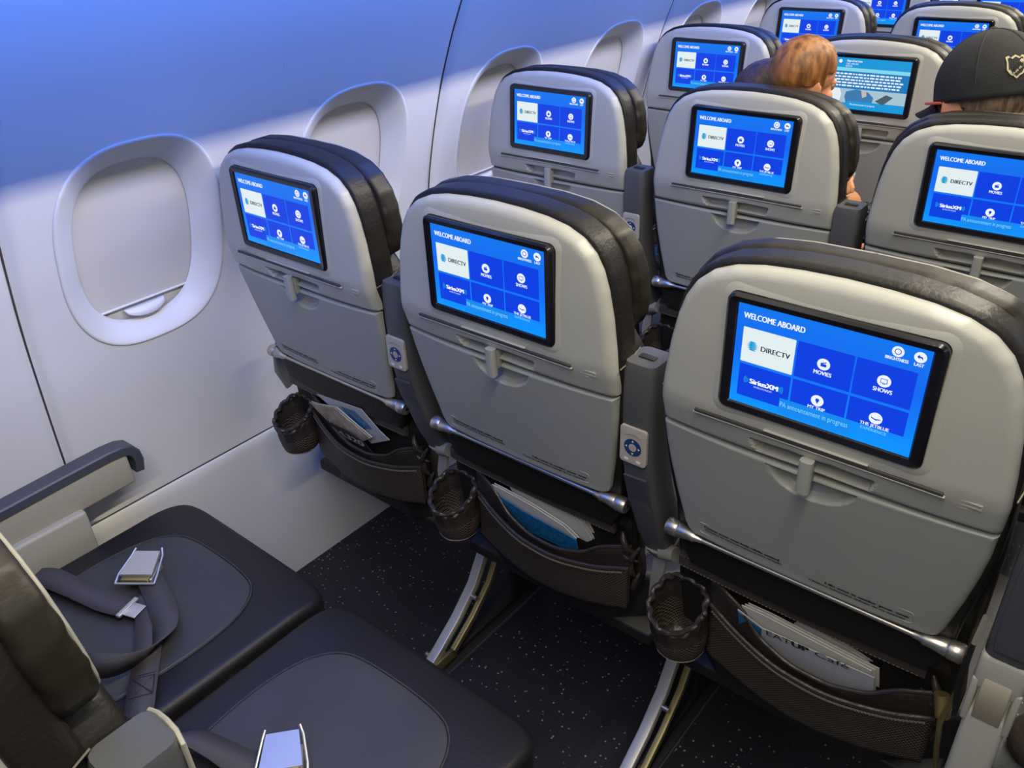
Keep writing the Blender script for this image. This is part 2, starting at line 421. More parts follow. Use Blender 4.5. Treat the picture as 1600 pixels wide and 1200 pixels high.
def make_window():
    """built round its own centre; y across, z up, lying on the wall profile"""
    NT = 96; root = bpy.data.objects.new('window_1', None); COL.objects.link(root); root['kind'] = 'structure'
    def P(a, b, dx, zc=0, wz=0):
        pts = []
        for k in range(NT):
            y, z = sup(a, b, NT, k); z += WZ+zc; pts.append((wallx(z)+dx, y, z+H))
        return pts
    mb = MB(); vs = []; prof = [(.173,.212,-.003),(.1722,.2112,.0015),(.1700,.2090,.0030),(.166,.2055,.0020),(.158,.198,-.0035),(.148,.189,-.010),(.138,.180,-.020),(.130,.173,-.028),(.1245,.1685,-.034),(.122,.1665,-.040)]
    for a, b, dx in prof: vs += P(a, b, dx, zc=-.001*(.173-a)/.05*4)
    fs = []
    for r in range(len(prof)-1):
        for k in range(NT): fs.append((r*NT+k, r*NT+(k+1)%NT, (r+1)*NT+(k+1)%NT, (r+1)*NT+k))
    mb.add(vs, fs, M_['wall']); mb.build('window_reveal', root, angle=60)
    mb = MB(); vs = []; NY, NZ = 8, 16
    for i in range(NZ+1):
        for j in range(NY+1):
            z = WZ-.135+.31*i/NZ; vs.append((wallx(z)-.042, -.13+.26*j/NY, z+H))
    fs = [(i*(NY+1)+j, i*(NY+1)+j+1, (i+1)*(NY+1)+j+1, (i+1)*(NY+1)+j) for i in range(NZ) for j in range(NY)]
    mb.add(vs, fs, M_['shade'])
    z = WZ-.135; mb.tube([(wallx(z)-.040, -.13, z+H), (wallx(z)-.040, .13, z+H)], .0022, M_['white_edge'], n=8)
    sh = mb.build('window_shade', root)
    mb = MB(); vs = []
    for i in range(3):
        for y in (-.13, .13):
            z = WZ-.18+.05*i; vs.append((wallx(z)-.047, y, z+H))
    mb.add(vs, [(0,1,3,2),(2,3,5,4)], M_['shade']); mb.build('shade_track', root)
    # curved finger lip under the shade
    mb = MB(); vs = []; fs = []; n = 16
    for k in range(n+1):
        t = -1+2*k/n; w = .046*t; q = math.sqrt(max(0, 1-t*t)); z = WZ-.140
        for a in (0, .5, 1): vs.append((wallx(z)-.042+.020*q*a, w-.004, z+H-.004-.018*q*a*a))
    for k in range(n):
        for a in (0, 1): fs.append((k*3+a, (k+1)*3+a, (k+1)*3+a+1, k*3+a+1))
    mb.add(vs, fs, M_['white_edge']); mb.build('shade_handle', sh, solid=.003)
    return root
M_['white_edge'] = mat('pale_edge', (0.78,0.77,0.78), 0.4)
w0 = make_window()
def copy_tree(o, parent=None):
    c = o.copy(); COL.objects.link(c); c.parent = parent
    for ch in list(o.children): copy_tree(ch, c)
    return c
WINS = {}
for k in range(-1, 12):
    w = w0 if k == 0 else copy_tree(w0)
    w.location = (0, WY0+k*WP, 0); w.name = 'window_%d' % (k+2); w['kind'] = 'structure'

# floor, bins, ceiling, far bulkhead
def simple(name, c, d, m, r=0):
    mb = MB(); mb.box(c, d, m, r); o = mb.build(name); o['kind'] = 'structure'; return o
simple('floor', (1.35, 3.0, -.02), (3.4, 10.0, .04), M_['floor'])
mb = MB()
sec = [(.02,.70),(.10,.615),(.20,.60),(.34,.585),(.415,.575),(.435,.59),(.47,.72),(.62,1.05),(.70,1.25),(-.2,1.25),(-.2,.8)]
for y in (-2.0, 8.0): mb.v += [(x, y, z+H) for x, z in sec]
n = len(sec); mb.mi(M_['bin'])
mb.f = [tuple(range(n)), tuple(range(2*n-1, n-1, -1))]+[(i, (i+1)%n, n+(i+1)%n, n+i) for i in range(n)]; mb.m = [0]*len(mb.f)
o = mb.build('ceiling_bin'); o['kind'] = 'structure'
simple('ceiling', (1.5, 3.0, H+1.34), (2.0, 10.0, .04), M_['bin'])
simple('wall_front', (1.35, 7.2, H+.1), (3.4, .05, 2.5), M_['wall'])
# seat tracks: a dark cover strip with a bright rail edge, left and right of it the floor panels
for i, x in enumerate((.235, .745)):
    mb = MB(); mb.box((x, 3.0, .003), (.085, 10, .006), M_['dark'], .001); mb.box((x+.046, 3.0, .004), (.004, 10, .008), M_['seam'], .0)
    o = mb.build('trim_floor_%d' % (i+1)); o['kind'] = 'structure'

# ------------------------------------------------------------------ the seat
YT = smooth_tab([(-.5,.033),(-.36,.033),(-.15,-.008),(-.10,-.022),(0,-.020),(.08,-.016),(.112,-.010)], .012)
def ybk(x, z): return YT(z) + .010*(abs(x)/.21)**3
PIV = (0, .05, PZ)
def L(p): return (p[0], p[1]-PIV[1], p[2]-PIV[2])   # into backrest coordinates
class SB(MB):
    """mesh in screen-centred coordinates, stored relative to the recline pivot"""
    def build(s, name, parent=None, **k):
        s.v = [L(v) for v in s.v]; return MB.build(s, name, parent, **k)
def sstep(a, b, x):
    t = max(0, min(1, (x-a)/(b-a))); return t*t*(3-2*t)
SEAMZ = -.148
shell_half = [(0,.1125),(.05,.111),(.095,.107),(.130,.100),(.158,.088),(.178,.070),(.191,.048),(.200,.020),(.208,-.02),(.214,-.07),(.217,-.11),(.2155,SEAMZ+.004),(.2155,SEAMZ+.002),(.213,SEAMZ+.001)]
tray_half = [(.2145,SEAMZ-.002),(.2140,SEAMZ-.006),(.2125,-.19),(.208,-.23),(.200,-.28),(.191,-.325),(.187,-.345),(.182,-.357),(.172,-.363),(0,-.366)]
def outline_shell():
    P = mirror(shell_half); return resample(P, 260)
def outline_tray():
    P = tray_half + [(-x, z) for x, z in tray_half[::-1] if x > 1e-6]; return resample(P, 260)
def notch(x, z):      # trapezoid finger notch above the tray edge
    l = -.078 + (-.118-z)*.5; r = .078 - (-.118-z)*.35
    return sstep(l-.002, l+.002, x)*(1-sstep(r-.003, r+.003, x))*(1-sstep(-.1205, -.1175, z))
def cup(x, z):        # half-round scoop in the tray
    a = ((x-.002)/.060)**2 + ((z-SEAMZ)/.045)**2
    return (1-sstep(.70, 1.0, a))*(.55+.45*sstep(0,-.013,z-SEAMZ))
PARTS_FRONT = {}
def ui_display(parent, kind):
    W, Hh = .2190, .1345
    mb = SB(); lay = [0]
    Y0 = -.0225
    def f_at(k): return lambda u, v: (-W/2+u/1.6*W, Y0-.00012*k, Hh/2-v*Hh)
    def quad(u0, v0, u1, v1, m, k, skew=0):
        f = f_at(k); mb.add([f(u0,v0), f(u0,v1), f(u1,v1), f(u1,v0)], [(0,1,2,3)], m)
    def rq(u0, v0, u1, v1, m, k, r=.012):
        f = f_at(k); P = rrect(u1-u0, v1-v0, r, 3, ((u0+u1)/2, (v0+v1)/2)); mb.add([f(*p) for p in P], [tuple(range(len(P)))], m)
    def disc(cu, cv, r, m, k, n=28, e=1.0):
        f = f_at(k); mb.add([f(cu+r*math.cos(2*PI*i/n), cv+r*e*math.sin(2*PI*i/n)) for i in range(n)], [tuple(range(n))], m)
    def ring(cu, cv, r0, r1, m, k, n=24, a0=0, a1=2*PI):
        f = f_at(k); vs = []
        for i in range(n+1):
            a = a0+(a1-a0)*i/n
            vs += [f(cu+r0*math.cos(a), cv+r0*math.sin(a)), f(cu+r1*math.cos(a), cv+r1*math.sin(a))]
        mb.add(vs, [(2*i, 2*i+1, 2*i+3, 2*i+2) for i in range(n)], m)
    def tx(s, m, cu, cv, w, h, k, bold=0):
        f = f_at(k); text(mb, s, m, lambda a, b: f(a, 2*cv-b), cu, cv, w, h, bold)
    def pg(pts, m, k): f = f_at(k); mb.add([f(*p) for p in pts], [tuple(range(len(pts)))], m)
    if kind == 'menu':
        quad(0,0,1.6,1,U['bg'],0)
        tx('WELCOME ABOARD', U['white'], .328, .104, .545, .056, 3, 1)
        rq(.067,.217,.545,.562,U['card'],2,.008)
        rq(.562,.215,1.040,.562,U['tile'],1,.006); rq(1.055,.215,1.525,.562,U['tile'],1,.006)
        rq(.067,.588,.545,.918,U['tile'],1,.006)
        quad(.562,.588,1.040,.822,U['tile'],1); quad(1.055,.588,1.525,.822,U['tile'],1)
        quad(.470,.822,1.10,.978,U['band'],3)
        tx('PA announcement in progress', U['pale'], .780, .880, .60, .052, 4)
        # striped globe and provider word
        for i in range(6):
            t = -.8+1.6*i/5; hw = .052*math.sqrt(1-t*t*.85); y = .392+.048*t
            pg([(.167-hw, y-.002), (.167-hw*.4, y-.010), (.167+hw*.5, y-.006), (.167+hw, y+.004), (.167+hw*.4, y+.007), (.167-hw*.5, y+.006)][::-1], U['globe'], 4)
        tx('DIRECTV', U['ink'], .375, .392, .262, .050, 4, 1)
        tx('SiriusXM', U['white'], .306, .742, .262, .050, 4, 2)
        tx('SATELLITE RADIO', U['white'], .306, .792, .17, .016, 4)
        for sgn in (-1, 1):
            for rr in (.030, .046, .062):
                a = PI if sgn < 0 else 0
                ring(.306+sgn*.118, .742, rr-.004, rr+.004, U['globe'], 4, 8, a-.6, a+.6)
        for cu, cv, lab in ((.799,.372,'MOVIES'),(1.292,.368,'SHOWS'),(.797,.735,'MY TRIP'),(1.288,.730,'THE JETBLUE')):
            disc(cu, cv, .055, U['white'], 3)
            if 'TRIP' in lab or 'JET' in lab: tx(lab, U['white'], cu, cv+.074, .15 if 'TRIP' in lab else .235, .030, 4, 1)
            else: tx(lab, U['white'], cu, cv+.085, .15, .038, 3, 1)
        tx('EXPERIENCE', U['pale'], 1.288, .850, .21, .026, 4)
        rq(.775,.366,.823,.394,U['tile'],4,.003); pg([(.773,.362),(.820,.345),(.822,.354),(.775,.371)][::-1],U['tile'],4)
        rq(1.264,.345,1.320,.388,U['tile'],4,.004); rq(1.269,.350,1.315,.382,U['white'],5,.003); rq(1.280,.391,1.305,.397,U['tile'],4,.002)
        disc(.797,.728,.017,U['tile'],4); pg([(.782,.734),(.797,.765),(.812,.734)],U['tile'],4)
        pg([(1.250,.722),(1.285,.736),(1.325,.728),(1.330,.734),(1.296,.746),(1.288,.750),(1.280,.744),(1.252,.734)][::-1],U['tile'],4)
        for cu, lab, w in ((1.348,'BRIGHTNESS',.175),(1.515,'LAST',.072)):
            disc(cu, .075, .047, U['white'], 3); tx(lab, U['white'], cu, .142, w, .028, 3, 1)
        ring(1.348,.075,.020,.027,U['tile'],4)
        pg([(1.490,.072),(1.508,.052),(1.508,.064),(1.532,.070),(1.540,.096),(1.524,.080),(1.508,.080),(1.508,.092)][::-1],U['tile'],4)
    else:
        quad(0,0,1.6,1,U['teal'],0); quad(0,.19,1.6,.26,U['teal_pale'],1); quad(0,.26,1.6,.60,U['teal_dark'],1)
        quad(0,.60,1.6,.88,U['pic'],1)
        tx('Days of our Lives', U['white'], .50, .055, .30, .040, 3, 1); tx('1:00p  (30m left)', U['white'], .46, .11, .24, .035, 3); disc(.22,.07,.035,U['white'],3); tx('Episode', U['white'], .40, .155, .13, .03, 3)
        rnd = random.Random(3)
        for r in range(5):
            u = .10
            while u < 1.45:
                w = rnd.uniform(.03,.10); rq(u, .295+r*.058, u+w, .325+r*.058, U['white'], 3, .008); u += w+.018
        pg([(.0,.60),(.28,.60),(.33,.72),(.30,.88),(.0,.88)][::-1],U['card'],2)
        pg([(.42,.66),(.62,.60),(.86,.64),(.98,.74),(.96,.88),(.44,.88),(.40,.76)][::-1],U['jeans'],2)
        pg([(.72,.62),(.82,.60),(.84,.72),(.76,.76)][::-1],U['hand'],3)
        pg([(1.02,.80),(1.22,.66),(1.36,.70),(1.18,.87)][::-1],U['board'],3)
        quad(.47,.84,1.6,1,U['teal'],3); quad(0,.88,1.6,1,U['teal'],3)
        tx('PA announcement in progress', U['white'], .78, .90, .5, .04, 4)
    return mb.build('display', parent, smooth=False)

def make_seat():
    root = empty('airline_seat', (0,0,0))
    def bk(o): o.location = (0, PIV[1], H+PIV[2]); return o
    # upper shell
    mb = SB()
    mb.polar(outline_shell(), (0,-.02), M_['shell'], ybk, R=.013, depth=.034, nr=40, disp=lambda x, z: .019*notch(x, z))
    # raised rim round the screen
    P = rrect(.262,.171,.016,5,(0,-.001)); Q = rrect(.250,.159,.012,5,(0,-.001)); n = len(P)
    vs = []
    for (px, pz), (qx, qz) in zip(P, Q):
        ax, az = px+(px-qx)*.9, pz+(pz-qz)*.9
        vs += [(ax, ybk(ax,az)+.0008, az), (px, ybk(px,pz)-.0014, pz), (qx*1.004, ybk(qx,qz)-.0018, qz*1.004), (qx, ybk(qx,qz)+.006, qz)]
    mb.add(vs, [(4*i+k, 4*((i+1)%n)+k, 4*((i+1)%n)+k+1, 4*i+k+1) for i in range(n) for k in range(3)], M_['shell'])
    # card slot: dark strip painted as the recess's shade, with a proud lower lip
    def strip(x0, x1, z, h, m, dy, th=.004):
        mb.box(((x0+x1)/2, ybk(0,z)+dy, z), (x1-x0, th, h), m, .001)
    strip(-.156,.153,-.1005,.0046,M_['shell_dark'],-.0006); strip(-.158,.155,-.1042,.0022,M_['shell'],-.0002,.005); strip(-.06,.07,-.0955,.0026,M_['shell'],-.0012,.005)
    # small embossed card pictogram right of the slot
    for a, b, zz in ((.164,.192,-.104),(.164,.192,-.110),(.164,.178,-.115)): mb.box(((a+b)/2, ybk(.18,zz)-.0002, zz), (b-a,.0016,.0014), M_['shell'], 0)
    mb.box((.1645, ybk(.18,-.107)-.0002, -.107), (.0014,.0016,.007), M_['shell'], 0); mb.box((.1915, ybk(.18,-.107)-.0002, -.107), (.0014,.0016,.007), M_['shell'], 0)
    shell = bk(mb.build('back_shell', root))
    # monitor: bezel and display
    mb = SB(); mb.polar(resample(rrect(.249,.158,.011,6,(0,-.001)), 96), (0,0), M_['bezel'], lambda x, z: -.0245+.0040*(abs(x) < .1105 and abs(z) < .0685), R=.004, depth=.02, nr=2)
    mb = SB(); O = rrect(.249,.158,.011,6,(0,-.001)); I = rrect(.2192,.1347,.001,6,(0,0)); n = len(O); vs = []
    for (ox, oz), (ix, iz) in zip(O, I):
        mx, mz = ix+(ox-ix)*.12, iz+(oz-iz)*.12; kx, kz = ix+(ox-ix)*.75, iz+(oz-iz)*.75
        vs += [(ox,-.004,oz), (ox,-.0225,oz), (kx,-.0262,kz), (mx,-.0248,mz), (ix,-.0222,iz), (0,-.0222,0)]
    mb.add(vs, [(6*i+k, 6*((i+1)%n)+k, 6*((i+1)%n)+k+1, 6*i+k+1) for i in range(n) for k in range(5)], M_['bezel'])
    mon = bk(mb.build('monitor', root, angle=30))
    disp = ui_display(mon, 'menu')
    # tray table
    mb = SB()
    mb.polar(outline_tray(), (0,-.245), M_['tray'], ybk, R=.008, depth=.026, nr=44, disp=lambda x, z: .016*cup(x, z))
    tray = bk(mb.build('tray_table', root))
    mb = SB(); mb.tube([(0,-.0235,-.117),(0,-.0235,-.130),(0,-.0215,-.166)], 1.0, M_['tray'], flat=(.017,.014,.7), up=(0,-1,0)); mb.box((0,-.012,-.14),(.012,.02,.035),M_['tray'],.003); mb.build('tray_latch', tray)
    # placard with raised frame and lettering
    mb = SB(); P = rrect(.310,.022,.006,5,(-.004,-.339)); n = len(P)
    yb = lambda x, z: ybk(x, z)
    path = [(x, yb(x,z)-.0002, z) for x, z in P]+[(P[0][0], yb(*P[0])-.0002, P[0][1])]
    mb.tube(path, .0009, M_['tray'], n=6, cap=False)
    fz = lambda u, v: (u, yb(u, v)-.0007, v)
    def tx(s_, x, z, h, w, b=0): text(mb, s_, M_['ink'], fz, x, z, w, h, b, align='l')
    tx('Fasten your seat belt while seated', -.150, -.3335, .0046, .118, 3)
    tx('Abroche su cinturon mientras este sentado', -.150, -.3395, .0036, .122, 2)
    tx('Life vest is under your seat', .035, -.3385, .0046, .110, 3)
    tx('Chaleco salvavidas debajo de su asiento', .013, -.3450, .0036, .128, 2)
    mb.build('placard', tray, smooth=False)
    # pivot rod under the tray with its two metal sockets
    mb = SB()
    mb.tube([(-.19,.040,-.3705),(.19,.040,-.3705)], .0042, M_['metal'], n=12)
    for s_ in (-1, 1):
        mb.tube([(s_*.155,.040,-.3705),(s_*.165,.040,-.3705),(s_*.168,.040,-.3705),(s_*.178,.042,-.371),(s_*.195,.043,-.3715),(s_*.197,.043,-.3715),(s_*.199,.043,-.3715),(s_*.214,.044,-.372),(s_*.217,.044,-.372)],
                [.005,.006,.0085,.0095,.0125,.0118,.0135,.0140,.0125], M_['metal'], n=20)
        mb.tube([(s_*.2165,.044,-.372),(s_*.2185,.044,-.372)], [.004,.004], M_['dark'], n=6)
    bk(mb.build('tray_arm', root))
    # leather back: upper and lower, then headrest with lobes
    mb = SB()
    out = mirror([(0,.121),(.06,.119),(.11,.113),(.145,.104),(.172,.089),(.190,.068),(.202,.042),(.210,.01),(.216,-.04),(.220,-.09),(.221,-.14),(.220,-.20),(.214,-.26),(.205,-.33),(.200,-.40),(.18,-.44),(0,-.45)])
    mb.polar(resample(out, 200), (0,-.12), M_['leather'], lambda x, z: .008 + .010*sstep(-.10,-.14,z) + .035*sstep(-.15,-.42,z), R=.008, depth=.048, nr=8, Rb=.012)
    # seam across the side and piping on the rear edge
    mb.tube([(.2205,.006,-.098),(.2225,.025,-.094),(.2215,.058,-.083)], .0011, M_['stitch'], n=6)
    mb.tube([(-.2205,.006,-.098),(-.2225,.025,-.094),(-.2215,.058,-.083)], .0011, M_['stitch'], n=6)
    low = mirror([(0,-.05),(.10,-.05),(.19,-.06),(.218,-.10),(.224,-.2),(.222,-.35),(.215,-.50),(.20,-.60),(0,-.62)])
    mb.polar(resample(low, 120), (0,-.3), M_['leather'], lambda x, z: .045 + .04*sstep(-.15,-.5,z), R=.012, depth=.050, nr=6, Rb=.02)
    bk(mb.build('backrest', root))
    mb = SB()
    hr = mirror([(0,.119),(.07,.118),(.12,.113),(.158,.102),(.186,.084),(.206,.058),(.217,.025),(.221,-.01),(.219,-.035),(.211,-.052),(.195,-.062),(.16,-.066),(0,-.066)])
    ho = resample(hr, 200)
    def wr(x, z):
        return .0022*noise.noise(Vector((x*30, z*60, 3)))
    mb.polar(ho, (0,.02), M_['leather_soft'], lambda x, z: .050+wr(x, z), R=.012, depth=.040, nr=8, Rb=.012, bulge=0)
    hi = bk(mb.build('headrest', root))
    mb = SB()
    pp = [(x*.955, .0895, .02+(z-.02)*.955) for x, z in ho]
    mb.tube(pp+[pp[0], pp[1]], .0024, M_['piping'], n=8, cap=False)
    mb.build('headrest_piping', hi)
    # seat cushion with lighter insert
    def cush():
        mb = MB()
        c = resample(chaikin([(-.240,.10),(-.243,.50),(-.241,.540),(-.230,.562),(-.205,.574),(-.15,.578),(.15,.578),(.215,.574),(.240,.562),(.251,.540),(.252,.50),(.248,.10)],1), 160)
        ys = lambda a, b: H-.628
        # polar() works in x,z with y depth: build then turn on its back
        t = MB(); t.polar(c, (0,.33), M_['cushion'], lambda x, z: 0.0 + .012*(abs(x)/.24)**4*0 + .012*sstep(.48,.60,z), R=.017, depth=.105, nr=10)
        mb.add([(x, z, H-.622-y) for x, y, z in t.v], t.f, M_['cushion'])
        return mb
    cu = cush().build('seat_cushion', root)
    t = MB(); ins = resample(chaikin([(-.150,.13),(-.178,.30),(-.170,.42),(-.13,.485),(-.06,.500),(.07,.500),(.135,.485),(.172,.42),(.180,.30),(.155,.13)],2), 120)
    t.polar(ins, (0,.32), M_['insert'], lambda x, z: .012*sstep(.48,.60,z)-.003, R=.003, depth=.008, nr=6, back=False)
    mb = MB(); mb.add([(x, z, H-.622-y) for x, y, z in t.v], t.f, M_['insert'])
    pi = [(x*1.012, .32+(z-.32)*1.012, H-.6205-.012*sstep(.48,.60,z)) for x, z in ins]; mb.tube(pi+[pi[0],pi[1]], .0016, M_['insert'], n=6, cap=False)
    mb.build('cushion_insert', cu)
    # frame under the cushion
    mb = MB()
    mb.box((0,.30,H-.742),(.46,.36,.03),M_['dark'],.006); mb.tube([(-.25,.18,H-.765),(.25,.18,H-.765)],.022,M_['dark'],n=14); mb.tube([(-.25,.45,H-.765),(.25,.45,H-.765)],.022,M_['dark'],n=14)
    mb.build('seat_frame', root)
    # seat pocket
    def yp(z): return lerp_tab([(-.66,.110),(-.60,.100),(-.50,.082),(-.44,.070),(-.38,.075)], z)
    mb = MB()
    back = resample(chaikin([(-.212,-.395),(-.214,-.50),(-.205,-.59),(-.17,-.635),(-.08,-.655),(.05,-.662),(.15,-.650),(.205,-.62),(.218,-.56),(.212,-.47),(.200,-.395)],1), 120)
    mb.polar(back, (0,-.52), M_['pocket'], lambda x, z: yp(z)+.010, R=.006, depth=.018, nr=8)
    # crumpled leather at the right end
    for k, (x, z, r, a) in enumerate(((.200,-.485,.011,.6),(.212,-.510,.009,-.4),(.204,-.545,.012,.2),(.196,-.515,.008,1.1),(.210,-.585,.010,-.2))):
        dx, dz = .022*math.sin(a), .024*math.cos(a); mb.tube([(x-dx,yp(z)+.002,z+dz),(x-dx*.4,yp(z)-.006,z+dz*.5),(x+dx*.2,yp(z)-.008,z-dz*.2),(x+dx,yp(z)+.004,z-dz)],[r*.25,r*.55,r*.6,r*.25],M_['pocket'],n=10)
    mb = mb; pk = mb; pk.v = [(x,y,z+H) for x,y,z in pk.v]; pocket = pk.build('seat_pocket', root)
    # stitched band along the top
    mb = MB(); n = 24; vs = []; fs = []
    for i in range(n+1):
        x = -.204+.384*i/n; zc = -.452; hh = .0135; y = yp(zc)-.006-.004*math.sin(PI*i/n)
        vs += [(x,y+.008,zc+hh),(x,y,zc+hh-.001),(x,y-.001,zc),(x,y,zc-hh+.001),(x,y+.008,zc-hh)]
    for i in range(n):
        for k in range(4): fs.append((5*i+k,5*i+k+1,5*i+5+k+1,5*i+5+k))
    fs += [(0,1,2,3,4),tuple(5*n+k for k in (4,3,2,1,0))]
    mb.add([(x,y,z+H) for x,y,z in vs], fs, M_['band'])
    for dz in (-.0105,.0105):
        for i in range(60):
            x = -.200+.376*i/60; mb.box((x, yp(-.452)-.0075-.004*math.sin(PI*(x+.204)/.384), H-.452+dz),(.0036,.0012,.0009),M_['stitch'],0)
    mb.build('pocket_band', pocket)
    # leather front with curved opening, then the netting pocket lower down
    def panel(x0, x1, topf, botf, yfront, m, nx=40, nz=14, sag=0.0):
        vs = []; fs = []
        for i in range(nx+1):
            t = i/nx; x = x0+(x1-x0)*t; zt, zb = topf(t), botf(t)
            for j in range(nz+1):
                s_ = j/nz; z = zt+(zb-zt)*s_; e = math.sin(PI*min(1,max(0,t)))**.5
                y = yfront(t, s_)+.0025*noise.noise(Vector((x*22, z*34, yfront(.5,.5)*40)))*(1 if 0 < t < 1 else 0)
                vs.append((x, y, z+H))
        for i in range(nx):
            for j in range(nz): fs.append((i*(nz+1)+j, (i+1)*(nz+1)+j, (i+1)*(nz+1)+j+1, i*(nz+1)+j+1))
        mb.add(vs, fs, m)
        return lambda t, s_=0: (x0+(x1-x0)*t, yfront(t, s_), topf(t)+(botf(t)-topf(t))*s_+H)
    mb = MB()
    bot = lambda t: -.628-.030*math.sin(PI*t)
    # narrow leather lip behind the opening
    topA = lambda t: -.488-.052*math.sin(PI*min(1, t/.78))**.8 if t < .78 else -.488
    topA = lambda t: lerp_tab([(0,-.478),(.12,-.500),(.22,-.530),(.40,-.545),(.60,-.540),(.76,-.520),(.82,-.500),(1,-.492)], t)
    q = panel(-.150,.207, smooth_tab([(0,-.474),(.10,-.484),(.18,-.496),(.26,-.528),(.42,-.548),(.60,-.550),(.76,-.534),(.84,-.508),(1,-.488)],.03), bot, lambda t, s_: .080-.028*math.sin(PI*t)**.9*(1-.55*s_) , M_['pocket'])
    mb.tube([q(i/40) for i in range(41)], .0022, M_['pocket'], n=8)
    fr = mb.build('pocket_front', pocket, solid=.003)
    mb = MB()
    q = panel(-.145,.206, smooth_tab([(0,-.524),(.15,-.540),(.35,-.556),(.6,-.560),(.85,-.550),(1,-.535)],.05), lambda t: -.634-.030*math.sin(PI*t), lambda t, s_: .074-.034*math.sin(PI*t)**.9*(1-.5*s_), M_['net'])
    mb.tube([q(i/40) for i in range(41)], .0028, M_['pocket'], n=8)
    for i in range(70):
        t = .02+.96*i/70; p_ = q(t); mb.box((p_[0], p_[1]-.0022, p_[2]-.008),(.0032,.0012,.0009),M_['stitch'],0)
    mb.build('net_pocket', pocket, solid=.0025)
    # bottle pouch: gathered rim, netting body
    mb = MB(); n = 64; prof = [(0,1.0,0,'g'),(.012,1.06,0,'g'),(.022,1.0,0,'g'),(.050,1.04,0,'n'),(.085,.98,0,'n'),(.105,.88,0,'g'),(.118,.62,0,'g'),(.122,.20,0,'g')]
    cx, cy, cz = -.193, .052, -.508
    rows = []
    for d, r, _, k in prof:
        row = []
        for i in range(n):
            a = 2*PI*i/n; ca, sa = math.cos(a), math.sin(a)
            fr_ = (1-sa)/2     # 1 at the front (-y)
            g = 1+.04*math.sin(a*13)*(1 if d < .024 else 0) + (.03*noise.noise(Vector((ca*4, sa*4, d*40))))
            zz = cz - .052*fr_*(1-d/.13) - d + (.0010*math.sin(a*13+1)*(d < .01))
            yy = cy + .046*sa*r*g + .02*(d/.12)*0
            row.append((cx+.046*ca*r*g + .012*d/.12, min(yy, .088), zz+H))
        rows.append(row)
    vs = [v for r in rows for v in r]; 
    for k in range(len(rows)-1):
        m = M_['net'] if prof[k][3] == 'n' else M_['pocket']
        fs = [(i, (i+1)%n, n+(i+1)%n, n+i) for i in range(n)]
        mb.add(rows[k]+rows[k+1], fs, m)
    mb.add(rows[-1], [tuple(range(n))], M_['pocket'])
    rimp = [Vector(rows[0][i%n])+Vector((.002*math.cos(i*2*PI/n*13),-.001,.0010*math.sin(i*2*PI/n*13))) for i in range(n+1)]
    mb.tube(rimp, [.0042+.0009*math.sin(i*2*PI/n*13+2) for i in range(n+1)], M_['pocket'], n=8, cap=False)
    for rr, dz in ((5,0),):
        for i in range(0, n):
            x, y, z = rows[rr][i]; x2, y2, z2 = rows[rr][(i+1)%n]
            if y < cy+.01: mb.tube([(x*1.0, y-.0012, z),(x+(x2-x)*.6, y+(y2-y)*.6-.0012, z+(z2-z)*.6)], .0007, M_['stitch'], n=4)
    mb.build('bottle_pouch', pocket, solid=.002)
    # right hand armrest stowed upright, with the handset
    mb = MB()
    path = [(.243,.046,-.088),(.243,.046,-.10),(.243,.046,-.16),(.244,.048,-.25),(.248,.060,-.33),(.255,.082,-.41),(.258,.098,-.455)]
    mb.tube([(x,y,z+H) for x,y,z in path], [.90,1,1,1,1,.98,.90], M_['arm'], flat=(.056,.064,.45), up=(0,-1,0))
    arm = mb.build('armrest', root)
    mb = MB(); mb.box((.243,.044,H-.0865),(.026,.012,.002),M_['dark'],.0009); mb.build('armrest_slot', arm)
    mb = MB()
    mb.tube([(x,y-.0325,z+H) for x,y,z in [(.245,.050,-.285),(.247,.058,-.32),(.252,.074,-.37),(.256,.090,-.42)]], 1, M_['armblue'], flat=(.040,.004,.5), up=(0,-1,0)); mb.build('armrest_panel', arm)
    mb = MB(); mb.tube([(x,y,z+H) for x,y,z in [(.257,.096,-.452),(.259,.104,-.470),(.262,.110,-.484)]], [1,.95,.7], M_['shroud'], flat=(.059,.066,.9), up=(0,-1,0)); mb.tube([(.270,.078,H-.462),(.296,.074,H-.455)], [.016,.013], M_['shroud'], n=20); mb.build('armrest_shroud', arm)
    mb = MB(); mb.polar(resample(rrect(.046,.066,.006,5,(.2425,-.225)),80), (.2425,-.225), M_['remote'], lambda x, z: .0115+.0*(z), R=.0015, depth=.006, nr=3)
    ringp = lambda r, m, y: mb.add([(.2425+r*math.cos(2*PI*i/32), y, -.227+r*math.sin(2*PI*i/32)) for i in range(32)], [tuple(range(32))], m)
    ringp(.0150,M_['remote_blue'],.0110); ringp(.0066,M_['remote'],.0107)
    for a in range(4):
        ca, sa = math.cos(a*PI/2), math.sin(a*PI/2); c = (.2425+.0108*ca, -.227+.0108*sa)
        mb.add([(c[0]+.0022*ca,.0107,c[1]+.0022*sa),(c[0]-.0012*ca-.0022*sa,.0107,c[1]-.0012*sa+.0022*ca),(c[0]-.0012*ca+.0022*sa,.0107,c[1]-.0012*sa-.0022*ca)],[(0,1,2)],M_['white_edge'])
    for x in (.232,.253): mb.add([(x+.0045*math.cos(2*PI*i/16), .0110, -.2500+.0026*math.sin(2*PI*i/16)) for i in range(16)], [tuple(range(16))], M_['white_edge'])
    mb.tube([(.229+.027*i/8, .0108, -.2065+.0035*math.sin(PI*i/8)) for i in range(9)], .0007, M_['shroud'], n=5)
    mb.tube([(.239,.0105,-.227),(.246,.0105,-.227)], .0008, M_['shroud'], n=5)
    mb.v = [(x,y,z+H) for x,y,z in mb.v]; mb.build('remote_control', arm, smooth=True, angle=30)
